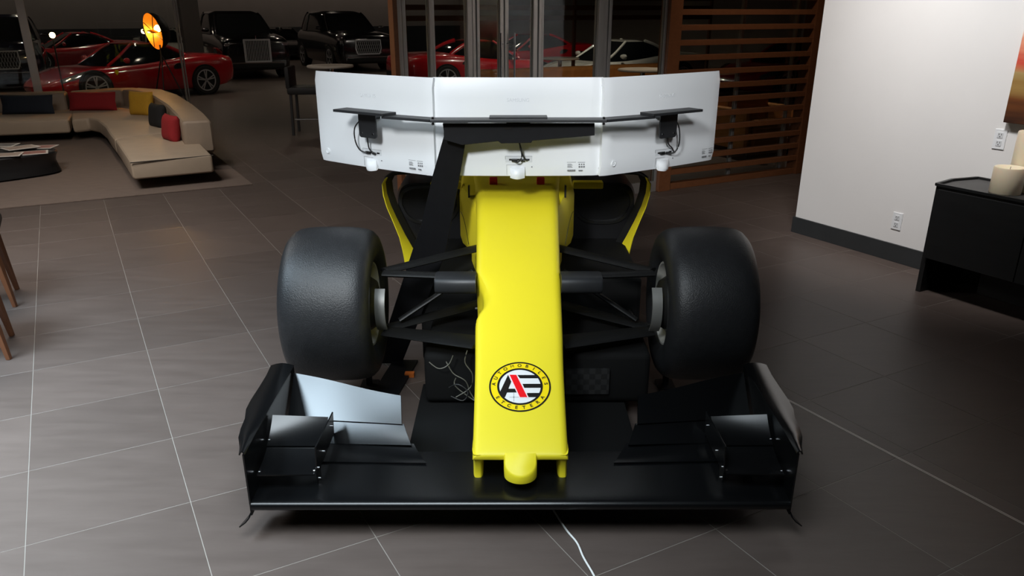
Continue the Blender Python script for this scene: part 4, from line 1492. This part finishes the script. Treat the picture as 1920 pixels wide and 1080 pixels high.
for k, (px, py, rz, ci, lb) in enumerate(((72, 287, 0.5, 0, 'open magazine with a red print at the near rim of the coffee table'),
                                          (88, 276, 0.15, 0, 'red magazine with a white border farthest along the coffee table'),
                                          (22, 291, 0.35, 1, 'tan magazine with a white border at the front of the coffee table'),
                                          (15, 273, 0.2, 2, 'grey magazine lying at the back of the coffee table'),
                                          (52, 277, 0.9, 1, 'magazine lying across the middle of the coffee table'))):
    z = 0.2505 + 0.006 * k
    root = empty('magazine', at(px - 14, py, z), rz, lb, 'magazine', 'magazines on the coffee table')
    MB().box((-0.16, -0.12, 0), (0.16, 0.12, 0.0055)).build('pages', M_PAPER, root)
    MB().box((-0.14, -0.1, 0.0055), (0.14, 0.1, 0.0062)).build('cover_print', MAGC[ci], root)

# floor lamp behind the sofa
lp = at(352, 195, 0)
LB = B(1.42, 13.98)
fl_ = empty('floor_lamp', LB, 0, 'tripod floor lamp with a large tilted dish shade glowing amber behind the sofa', 'floor lamp')
M_DISH = mat('dish_black', (0.02, 0.018, 0.016), 0.5, 0.3, var=0.2, scale=10)
M_GOLD = mat('gold_leaf_lining', (0.75, 0.36, 0.05), 0.35, 0.85, var=0.25, scale=10)
hd = Vector((-0.05, 0.0, 1.36))
for a in (0.5, 2.6, 4.7):
    MB().cyl((0.42 * math.cos(a), 0.42 * math.sin(a) * 0.5, 0.0), (0.0, 0.0, 1.02), 0.010, n=8).build('leg', M_DISH, fl_, smooth=40)
MB().cyl((0, 0, 0.9), (0, 0, 1.16), 0.014, n=10).build('pole', M_DISH, fl_, smooth=40)
ax = Vector((-0.62, -0.70, -0.16)).normalized()   # opening direction
s1 = ax.cross(Vector((0, 0, 1))).normalized()
s2 = s1.cross(ax)


def dish(prof, name, mt, par):
    m = MB()
    rings = []
    for r, h_ in prof:
        rings.append([hd + ax * h_ + s1 * (math.cos(2 * math.pi * k / 40) * r) + s2 * (math.sin(2 * math.pi * k / 40) * r) for k in range(40)])
    m.loft(rings, True, False)
    return m.build(name, mt, par, smooth=40)


po = [(0.03, -0.20), (0.12, -0.185), (0.2, -0.14), (0.255, -0.06), (0.275, 0.02)]
sh = dish(po, 'dish_shade', M_DISH, fl_)
dish([(r * 0.975, h_ + 0.008) for r, h_ in po], 'gold_lining', M_GOLD, fl_)
m = MB()
for k in range(4):
    a = k * math.pi / 2 + 0.5
    m.bar(hd + s1 * math.cos(a) * 0.27 + s2 * math.sin(a) * 0.27 + ax * 0.02, hd + ax * 0.03, 0.012, 0.006)
m.build('guard', M_DISH, fl_)
M_BULB = mat('amber_bulb', (1, 0.6, 0.2), 0.4, emit=(1.0, 0.55, 0.16), estr=60)
bm_ = MB().lathe([(0.0, -0.05), (0.03, -0.045), (0.048, -0.01), (0.045, 0.02), (0.02, 0.045), (0.0, 0.05)], 'z', (0, 0, 0), 20).build('bulb', M_BULB, fl_, smooth=60)
bm_.location = hd + ax * -0.06 + s2 * 0.03
MB().lathe([(0.0, -0.03), (0.07, -0.02), (0.085, 0.0), (0.07, 0.02), (0.0, 0.03)], 'z', (0, 0, 0), 24).build('glare_cap', M_GOLD, fl_, smooth=60).location = hd + ax * 0.03
l = bpy.data.lights.new('lamp_glow', 'POINT')
l.energy = 14
l.color = (1.0, 0.6, 0.22)
l.shadow_soft_size = 0.04
lo = bpy.data.objects.new('lamp_glow', l)
COL.objects.link(lo)
lo.location = LB + hd + ax * 0.1

# =================================================================== CHAIRS at the left edge
def chair(v0, v1, label):
    u1 = -0.492
    root = empty('dining_chair', B(u1 - 0.22, (v0 + v1) / 2), 0, label, 'chair', 'wooden chairs at the side of the room')
    for du, sgn in ((0.0, 1), (-0.44, -1)):
        for vv in (v0, v1):
            sv = 1 if vv == v1 else -1
            m = MB()
            m.bar(B(u1 + du, vv, 0.0), B(u1 + du - sgn * 0.05, vv - sv * 0.02, 0.44), 0.022, 0.022, (0, 1, 0), 0.042, 0.042)
            o = m.build('leg', M_CHAIRWOOD, root, bevel=0.003)
            o.matrix_parent_inverse = root.matrix_basis.inverted()
    o = bprism('seat', u1 - 0.48, u1 + 0.01, v0 - 0.04, v1 + 0.04, 0.44, 0.50, M_BLKVEL, root, 0.02)
    o.matrix_parent_inverse = root.matrix_basis.inverted()
    o = bprism('backrest', u1 - 0.50, u1 - 0.45, v0 - 0.03, v1 + 0.03, 0.56, 0.86, M_BLKVEL, root, 0.02)
    o.matrix_parent_inverse = root.matrix_basis.inverted()
    for vv in (v0 + 0.02, v1 - 0.02):
        o = bprism('back_post', u1 - 0.485, u1 - 0.455, vv - 0.015, vv + 0.015, 0.44, 0.62, M_CHAIRWOOD, root)
        o.matrix_parent_inverse = root.matrix_basis.inverted()


chair(5.285, 5.643, 'brown wooden chair whose legs stand beyond the nearer chair')
chair(4.415, 4.771, 'brown wooden chair whose legs stand nearest the camera')

# =================================================================== BAR TABLES AND STOOL
def bar_table(c, r, zt, label, nm='bar_table'):
    root = empty(nm, (c.x, c.y, 0), 0, label, 'table', 'round pedestal tables')
    MB().lathe([(0, zt - 0.03), (r * 0.97, zt - 0.03), (r, zt - 0.015), (r * 0.97, zt), (0, zt)], 'z', n=48).build('table_top', M_TABLEW, root, smooth=40)
    MB().cyl((0, 0, 0.02), (0, 0, zt - 0.03), 0.035, n=16).build('pedestal', M_CHROME, root, smooth=40)
    MB().lathe([(0, 0), (r * 0.7, 0), (r * 0.7, 0.012), (0.05, 0.03), (0, 0.03)], 'z', n=36).build('base', M_CHROME, root, smooth=40)
    return root


bar_table(at(619, 122, 1.0), 0.30, 1.0, 'round pale-topped bar table beside the dark bar stool')
bs = empty('bar_stool', B(2.95, 11.55), 0, 'dark bar stool with a footrest standing beside the monitors', 'stool')
sbp = [at(547, 252, 0), at(559, 254, 0), at(580, 240, 0), at(594, 244, 0)]
p_ = [(2.74, 11.43), (3.12, 11.25), (2.92, 11.82), (3.30, 11.64)]
for u, v in p_:
    m = MB().bar(B(u, v, 0), B(lerp(u, 3.02, 0.06), lerp(v, 11.53, 0.06), 0.6), 0.035, 0.035, (0, 1, 0))
    o = m.build('leg', M_BLKVEL, bs, bevel=0.004)
    o.matrix_parent_inverse = bs.matrix_basis.inverted()
bc = B(3.02, 11.53)
ra = -R(26)
for nm, a, b_, bev in (('seat', (-0.24, -0.24, 0.56), (0.24, 0.24, 0.66), 0.03), ('backrest', (-0.25, -0.24, 0.64), (-0.19, 0.24, 0.93), 0.02)):
    o = MB().box(a, b_).build(nm, M_BLKVEL, bs, bevel=bev, smooth=40)
    o.matrix_parent_inverse = bs.matrix_basis.inverted() @ Matrix.Translation(bc) @ Matrix.Rotation(ROTB - 0.45, 4, 'Z')
o = MB().tube([B(2.78, 11.43, 0.22), B(3.10, 11.28, 0.22)], 0.012, 8, 1).build('footrest', M_CHROME, bs, smooth=40)
o.matrix_parent_inverse = bs.matrix_basis.inverted()

bar_table(at(1050, 108, 0.92), 0.33, 0.92, 'round pale table seen through the glass doors')
bar_table(at(1205, 129, 0.92), 0.34, 0.92, 'round pale table seen through the glass beside the wooden post')
bar_table(at(1340, 133, 0.92), 0.30, 0.92, 'round pale table behind the slat screen')

# orange seating behind the glass
def couch(u0, u1, v0, v1, zs_, zt, label, nm='velvet_couch', armsz=0.14):
    root = empty(nm, B((u0 + u1) / 2, (v0 + v1) / 2), 0, label, 'couch')
    for n_, a in (('seat', (u0, u1, v0, v1 - 0.2, 0.1, zs_)), ('backrest', (u0, u1, v1 - 0.25, v1, 0.1, zt)), ('armrest', (u0 - armsz, u0, v0, v1, 0.1, zs_ + 0.17)), ('armrest', (u1, u1 + armsz, v0, v1, 0.1, zs_ + 0.17))):
        o = bprism(n_, *a, M_ORANGE, root, 0.05)
        o.matrix_parent_inverse = root.matrix_basis.inverted()
    for u in (u0, u1):
        for v in (v0 + 0.05, v1 - 0.05):
            o = MB().cyl(B(u, v, 0), B(u, v, 0.1), 0.02, n=8).build('leg', M_BLKVEL, root)
            o.matrix_parent_inverse = root.matrix_basis.inverted()


couch(5.6, 9.4, 10.6, 11.5, 0.42, 0.80, 'long rust-orange couch seen through the glass doors')
couch(7.05, 7.75, 6.9, 7.6, 0.40, 0.66, 'rust-orange armchair seen through the slat screen', 'velvet_armchair', 0.12)

# dark slatted blind across the far side of the meeting room
bl = empty('slatted_blind', B(7, 12.6), 0, 'dark horizontal blind bands high behind the glass doors', 'blind')
for k in range(6):
    wpart('slat', 4.95, 11.45, 12.6, 12.63, 1.50 + 0.165 * k, 1.58 + 0.165 * k, M_CHAIRWOOD, 0.0, bl)
for u in (4.95, 8.2, 11.4):
    wpart('post', u, u + 0.05, 12.6, 12.65, 0, CEIL, M_CHAIRWOOD, 0.0, bl)

# =================================================================== CARS IN THE SHOWROOM
M_CARGL = mat('car_glass', (0.006, 0.0065, 0.007), 0.08, 0.0, var=0.1, scale=3, spec=0.25)
M_CRED = mat('red_car_paint', (0.42, 0.006, 0.012), 0.25, 0.0, coat=1.0, var=0.05, scale=3)
M_CBLK = mat('black_car_paint', (0.004, 0.004, 0.005), 0.18, 0.0, coat=1.0, var=0.05, scale=3)
M_CNAV = mat('navy_car_paint', (0.006, 0.007, 0.014), 0.2, 0.0, coat=1.0, var=0.05, scale=3)
M_CWHT = mat('white_car_paint', (0.55, 0.53, 0.46), 0.25, 0.0, coat=1.0, var=0.03, scale=3)
M_CGRY = mat('grey_car_paint', (0.05, 0.05, 0.055), 0.22, 0.2, coat=1.0, var=0.05, scale=3)
M_HEADL = mat('headlamp_lens', (0.35, 0.36, 0.38), 0.12, 0.6, coat=1.0, var=0.3, scale=20)
M_TYRE = mat('car_tyre', (0.012, 0.012, 0.012), 0.7, var=0.2, scale=30)
M_WELL = mat('wheel_well', (0.004, 0.004, 0.004), 0.9, var=0.1, scale=10)
M_ALLOY = mat('car_alloy', (0.5, 0.5, 0.52), 0.35, 0.4, var=0.1, scale=20)

COUPE = dict(L=4.5, fx=1.30, rx=-1.30, wr=0.335, ww=0.24, wy=0.80,
             body=[(-2.25, 0.62, 0.42, 0.74, 0.76), (-2.18, 0.80, 0.30, 0.83, 0.85), (-1.8, 0.94, 0.18, 0.88, 0.92), (-1.25, 0.97, 0.15, 0.88, 0.94), (-0.6, 0.945, 0.14, 0.83, 0.88),
                   (0.1, 0.92, 0.14, 0.76, 0.80), (0.7, 0.93, 0.14, 0.73, 0.77), (1.25, 0.955, 0.14, 0.71, 0.71), (1.7, 0.90, 0.15, 0.60, 0.60), (2.05, 0.74, 0.18, 0.46, 0.48), (2.2, 0.52, 0.22, 0.38, 0.40), (2.25, 0.35, 0.26, 0.34, 0.35)],
             cab=[(0.74, -1.35, 1.02, 0.80), (0.90, -1.15, 0.72, 0.75), (1.08, -0.75, 0.40, 0.66), (1.17, -0.45, 0.22, 0.58), (1.205, -0.25, 0.05, 0.45)], roof=3, kind='coupe')
SUV = dict(L=5.3, fx=1.62, rx=-1.68, wr=0.40, ww=0.27, wy=0.84,
           body=[(-2.64, 0.80, 0.42, 1.00, 1.02), (-2.55, 0.93, 0.30, 1.14, 1.18), (-2.0, 0.99, 0.24, 1.22, 1.25), (0.0, 1.0, 0.23, 1.23, 1.25), (1.2, 0.995, 0.23, 1.20, 1.25), (2.1, 0.975, 0.24, 1.15, 1.20), (2.52, 0.93, 0.26, 1.10, 1.14), (2.62, 0.86, 0.30, 1.02, 1.05), (2.64, 0.80, 0.36, 0.96, 0.98)],
           cab=[(1.20, -2.45, 1.38, 0.93), (1.40, -2.32, 1.05, 0.88), (1.66, -2.15, 0.62, 0.79), (1.76, -2.0, 0.42, 0.73), (1.83, -1.7, 0.10, 0.60)], roof=3, kind='suv')


def vehicle(name, spec, loc, head, scale, paint, label, face='slats', detail=True, group=None):
    """head: direction vector of the bonnet; local x = forward, y = left"""
    rz = math.atan2(head[1], head[0])
    root = empty(name, (loc[0], loc[1], 0), rz, label, 'car', group, None, scale)
    tab = spec['body']
    rings = []
    n_st = 44 if detail else 24
    for k in range(n_st + 1):
        x = lerp(tab[0][0], tab[-1][0], 0.5 - 0.5 * math.cos(math.pi * k / n_st))
        w, zl, zb, zc_ = cat_interp(tab, x)
        half = [(0.0, zl), (0.8 * w, zl), (0.93 * w, zl + 0.03), (0.97 * w, zl + 0.10), (w, lerp(zl, zb, 0.42)), (0.995 * w, lerp(zl, zb, 0.62)), (0.975 * w, lerp(zl, zb, 0.80)), (0.93 * w, lerp(zl, zb, 0.94)), (0.86 * w, zb), (0.6 * w, lerp(zb, zc_, 0.75)), (0.3 * w, lerp(zb, zc_, 0.95)), (0.0, zc_)]
        rings.append([(x, y, z) for y, z in half] + [(x, -y, z) for y, z in reversed(half[1:-1])])
    body = MB().loft(rings).build('body', paint, root, smooth=45)
    # cabin glass, roof and pillars
    cr_ = []
    for z, xr, xf, hw in spec['cab']:
        ring = []
        for k in range(40):
            a = 2 * math.pi * k / 40
            ca, sa = math.cos(a), math.sin(a)
            ring.append(((xf + xr) / 2 + (xf - xr) / 2 * math.copysign(abs(ca) ** 0.42, ca), hw * math.copysign(abs(sa) ** 0.5, sa), z))
        cr_.append(ring)
    MB().loft(cr_).build('cabin_glass', M_CARGL, root, smooth=50)
    rr = [[(p[0], p[1] * 1.012, p[2] + 0.006) for p in r] for r in cr_[spec['roof']:]]
    lo_ = [[(p[0], p[1] * 1.012, p[2] - 0.05) for p in cr_[spec['roof']]]]
    MB().loft(rr).build('roof', paint, root, smooth=50)
    for s in (1, -1):
        for idx in (5, 15):
            k = idx if s > 0 else 40 - idx
            m = MB()
            m.tube([Vector(r[k]) + Vector((0, 0.004 * s, 0.004)) for r in cr_[:spec['roof'] + 1]], 0.035 if idx == 5 else 0.055, 8, 3)
            m.build('pillar', paint, root, smooth=50)
        if spec['kind'] == 'suv':
            m = MB()
            m.tube([Vector(lerp(Vector(r[12 if s > 0 else 28]), Vector(r[10 if s > 0 else 30]), 0.5)) + Vector((0, 0.004 * s, 0)) for r in cr_[:spec['roof'] + 1]], 0.03, 8, 2)
            m.build('pillar', paint, root, smooth=50)
        # mirror
        zm = spec['cab'][0][0] + 0.12
        xm = spec['cab'][0][2] - 0.45
        wy = cat_interp(tab, xm)[0]
        m = MB()
        m.lathe([(0.0, -0.11), (0.05, -0.10), (0.075, -0.02), (0.07, 0.06), (0.03, 0.10), (0, 0.105)], 'y', (xm, s * (wy + 0.07), zm), 14, 0.7, 0.8)
        m.build('mirror', paint, root, smooth=60)
        # wheels
        for x in (spec['fx'], spec['rx']):
            wx = cat_interp(tab, x)[0]
            wr, ww = spec['wr'], spec['ww']
            yw = wx - 0.012
            MB().cyl((x, s * (yw - 0.10), wr), (x, s * (yw + 0.018), wr), wr * 1.08, n=32).build('wheel_arch', M_WELL, root, smooth=40)
            yo = yw + 0.03
            ty_ = MB().lathe([(wr * 0.72, s * -ww / 2), (wr * 0.9, s * -ww / 2), (wr, s * (-ww / 2 + 0.03)), (wr, s * (ww / 2 - 0.03)), (wr * 0.93, s * ww / 2), (wr * 0.75, s * (ww / 2 - 0.005)), (wr * 0.73, s * (ww / 2 - 0.03))], 'y', n=36).build('wheel', M_TYRE, root, smooth=40)
            ty_.location = (x, s * (yo - ww / 2), wr)
            f_ = s * (ww / 2 - 0.012)
            m = MB()
            m.lathe([(wr * 0.73, f_ * 0.85), (wr * 0.74, f_ * 1.05), (wr * 0.66, f_ * 1.03), (wr * 0.65, f_ * 0.8)], 'y', n=36)
            for q in range(5):
                for dq in (-0.14, 0.14):
                    a = 2 * math.pi * q / 5 + 0.3
                    m.bar((math.cos(a) * wr * 0.08, f_ * 0.93, math.sin(a) * wr * 0.08), (math.cos(a + dq) * wr * 0.68, f_ * 0.97, math.sin(a + dq) * wr * 0.68), 0.028, 0.02, (0, 1, 0))
            m.cyl((0, f_ * 0.85, 0), (0, f_, 0), wr * 0.13, n=14)
            m.build('alloy_rim', M_ALLOY, ty_, smooth=40)
    xf = tab[-1][0]
    if spec['kind'] == 'suv':
        if face == 'slats':
            gx = xf + 0.015
            g = MB().box((gx - 0.10, -0.33, 0.50), (gx, 0.33, 1.06)).build('grille', M_WELL, root, bevel=0.01)
            m = MB()
            for a, b_ in (((gx, -0.35, 0.49), (gx, -0.35, 1.09)), ((gx, 0.35, 0.49), (gx, 0.35, 1.09)), ((gx, -0.36, 1.08), (gx, 0.36, 1.08)), ((gx, -0.36, 0.50), (gx, 0.36, 0.50))):
                m.bar(a, b_, 0.04, 0.04, (1, 0, 0))
            m.build('grille_frame', M_ALLOY, g)
            for q in range(15):
                y = lerp(-0.31, 0.31, q / 14)
                MB().bar((gx + 0.008, y, 0.51), (gx + 0.008, y, 1.06), 0.014, 0.02, (1, 0, 0)).build('grille_slat', M_ALLOY, g)
            m = MB().cyl((gx - 0.08, 0, 1.10), (gx - 0.06, 0, 1.20), 0.018, 0.006, n=8).build('bonnet_ornament', M_CHROME, root)
            for s in (1, -1):
                MB().box((xf - 0.14, s * 0.70 - 0.17, 0.92), (xf - 0.005, s * 0.70 + 0.17, 1.0)).build('headlight', M_HEADL, root, bevel=0.01)
        else:
            gx = xf + 0.012
            poly = [(-0.36, 0.56), (0.36, 0.56), (0.42, 0.72), (0.40, 0.98), (-0.40, 0.98), (-0.42, 0.72)]
            g = MB().prism(poly, gx - 0.12, gx, lambda y, z, x: (x, y, z)).build('grille', M_WELL, root, bevel=0.01)
            m = MB()
            for a, b_ in zip(poly, poly[1:] + poly[:1]):
                m.bar((gx, *a), (gx, *b_), 0.03, 0.03, (1, 0, 0))
            m.build('grille_frame', M_ALLOY, g)
            m = MB()
            for q in range(12):
                y = lerp(-0.36, 0.36, q / 11)
                m.bar((gx + 0.003, y - 0.06, 0.58), (gx + 0.003, y + 0.06, 0.97), 0.006, 0.006, (1, 0, 0))
                m.bar((gx + 0.003, y + 0.06, 0.58), (gx + 0.003, y - 0.06, 0.97), 0.006, 0.006, (1, 0, 0))
            m.build('grille_mesh', M_ALLOY, g)
            for s in (1, -1):
                for y, r in ((0.58, 0.125), (0.80, 0.10)):
                    MB().lathe([(0, 0.0), (r, 0.0), (r * 1.05, 0.05), (r, 0.09), (r * 0.8, 0.10), (0, 0.11)], 'x', (xf - 0.12 - (0.06 if y > 0.7 else 0), s * y, 0.88), 24).build('headlight', M_HEADL, root, smooth=40)
        MB().box((xf - 0.10, -0.72, 0.33), (xf + 0.012, 0.72, 0.44)).build('lower_intake', M_WELL, root, bevel=0.02)
        MB().bar((xf + 0.01, -0.75, 0.47), (xf + 0.01, 0.75, 0.47), 0.018, 0.018).build('bumper_trim', M_CHROME, root)
    else:
        for s in (1, -1):
            # swept headlamp laid on the wing
            rows = []
            for k in range(7):
                t = k / 6
                x = lerp(1.95, 1.45, t)
                w, zl, zb, zc_ = cat_interp(tab, x)
                rows.append([(x, s * w * f1, lerp(zl, zb, f2) + 0.012) for f1, f2 in ((0.985, 0.78), (0.955, 0.90), (0.90, 0.985))])
            grid_solid(rows, 0.01, s).build('headlight', M_HEADL, root, smooth=60)
            # side intake behind the door
            MB().lathe([(0.0, 0.0), (0.13, 0.0), (0.14, 0.02), (0.0, 0.03)], 'y', (-0.72, s * 0.925 - 0.015, 0.66), 20, 1.25, 0.7).build('side_intake', M_WELL, root, smooth=40)
            if detail:
                MB().prism([(-0.035, 0.055), (0.035, 0.055), (0.035, -0.01), (0, -0.055), (-0.035, -0.01)], 0.0, 0.006, lambda x, z, y: (0.80 + x, s * (0.928 + y), 0.62 + z)).build('badge', M_EMYEL, root)
        MB().box((2.08, -0.42, 0.19), (2.235, 0.42, 0.30)).build('front_intake', M_WELL, root, bevel=0.03)
        MB().box((-2.27, -0.6, 0.33), (-2.2, 0.6, 0.5)).build('rear_diffuser', M_WELL, root, bevel=0.01)
    return root


CS = 0.88
hx, hy = -0.62, -0.785
lx, ly = -hy, hx    # left of heading
rc = at(390, 177, 0)
cx_ = rc.x + 1.30 * CS * hx - 0.95 * CS * lx
cy_ = rc.y + 1.30 * CS * hy - 0.95 * CS * ly
vehicle('sports_coupe', COUPE, (cx_, cy_), (hx, hy), CS, M_CRED, 'low red sports coupe with silver wheels parked behind the lounge glass')
fc = at(487, 149, 0)
vehicle('luxury_suv', SUV, (fc.x + 2.5 * 0.9 * DX, fc.y + 2.5 * 0.9 * DY), (-DX, -DY), 0.9, M_CBLK, 'black luxury SUV with an upright grille of vertical chrome slats', 'slats')
fc = at(691, 135, 0)
vehicle('luxury_suv', SUV, (fc.x + 2.5 * 0.9 * DX, fc.y + 2.5 * 0.9 * DY), (-DX, -DY), 0.9, M_CBLK, 'black luxury SUV with a mesh grille and paired round headlights', 'mesh')


def park(px, py, paint, label, head, spec=COUPE, sc_=CS, nm='sports_coupe'):
    p = at(px, py, 0)
    return vehicle(nm, spec, (p.x, p.y), head, sc_, paint, label, 'mesh', False, 'cars far back in the showroom')


def park_uv(u, v, paint, label, head):
    p = B(u, v)
    return vehicle('sports_coupe', COUPE, (p.x, p.y), head, CS, paint, label, 'mesh', False, 'cars far back in the showroom')


park(22, 158, M_CNAV, 'dark navy SUV at the far end of the lounge glass', (-DX, -DY), SUV, 0.86, 'parked_suv')
park(150, 130, M_CRED, 'red coupe added behind the nearest red coupe in place of a glass reflection', (-0.75, -0.66))  # stands in for a red reflection in the lounge glass
park(530, 108, M_CBLK, 'black coupe far back between the two black SUVs', (-DX, -DY))
park_uv(8.3, 16.7, M_CRED, 'red coupe added behind the narrow panes of the glass doors to stand for a reflection', (EX, EY))  # stands in for a red car mirrored in the door panes
park_uv(11.7, 20.2, M_CRED, 'red coupe added behind the middle panes of the glass doors to stand for a reflection', (-EX, -EY))  # second car standing in for a reflection in the doors
park_uv(10.9, 14.9, M_CWHT, 'cream coupe behind the widest panes of the glass doors', (-EX, -EY))
park_uv(13.75, 12.4, M_CRED, 'red coupe behind the slat screen', (-EX, -EY))
park_uv(3.3, 31.5, M_CWHT, 'white coupe added far back in place of a bright reflection in the lounge glass', (-DX, -DY))  # stands in for the white strip mirrored in the lounge glass

# ---------------------------------------------------- ceiling downlights of the showroom (light the cars)
M_CAN = mat('downlight_can', (0.3, 0.3, 0.3), 0.4, 0.5, var=0.1)
M_LED = mat('downlight_led', (1, 0.9, 0.75), 0.4, emit=(1.0, 0.86, 0.68), estr=200)
spots = []
for u in (-3.5, -1.2, 1.2, 3.6, 6.2, 9.0, 12):
    for v in (15.8, 19.0, 23.0, 28.0):
        spots.append((u + 0.6 * math.sin(v * 3 + u), v))
can = None
for u, v in spots:
    p = B(u, v, CEIL - 0.06)
    if can is None:
        can = MB().lathe([(0.07, 0.06), (0.085, 0.06), (0.085, 0.0), (0.07, 0.0)], 'z', n=20).build('ceiling_downlight', M_CAN, None, smooth=40)
        led = MB().lathe([(0.0, 0.035), (0.068, 0.035), (0.068, 0.03), (0.0, 0.03)], 'z', n=16).build('led_disc', M_LED, can)
        can.location = p
        tag(can, 'small round ceiling downlight over the parked cars', 'downlight', 'showroom downlights')
    else:
        c = can.copy()
        COL.objects.link(c)
        c.location = p
        d_ = led.copy()
        COL.objects.link(d_)
        d_.parent = c
# made-up globe lamp standing in for a warm headlight glint
for px, py, z, lb in ((98, 66, 1.25, 'made-up globe lamp on a stand, standing in for a headlight glint'),):
    r_ = ray(px, py)
    pt_ = Vector((0, 0, HC)) + r_ * ((HC - z) / -r_.z)
    g = empty('glint_globe', (pt_.x, pt_.y, 0), 0, lb, 'lamp')
    MB().lathe([(0, -0.05), (0.03, -0.04), (0.047, -0.015), (0.047, 0.015), (0.03, 0.04), (0, 0.05)], 'z', (0, 0, pt_.z), 20).build('globe', mat('globe_glow', (1, 0.8, 0.5), 0.4, emit=(1.0, 0.72, 0.36), estr=22), g, smooth=60)
    MB().cyl((0, 0, 0), (0, 0, pt_.z - 0.06), 0.012, n=8).build('stand', M_DISH, g)
    MB().cyl((0, 0, 0), (0, 0, 0.02), 0.14, n=20).build('base', M_DISH, g)
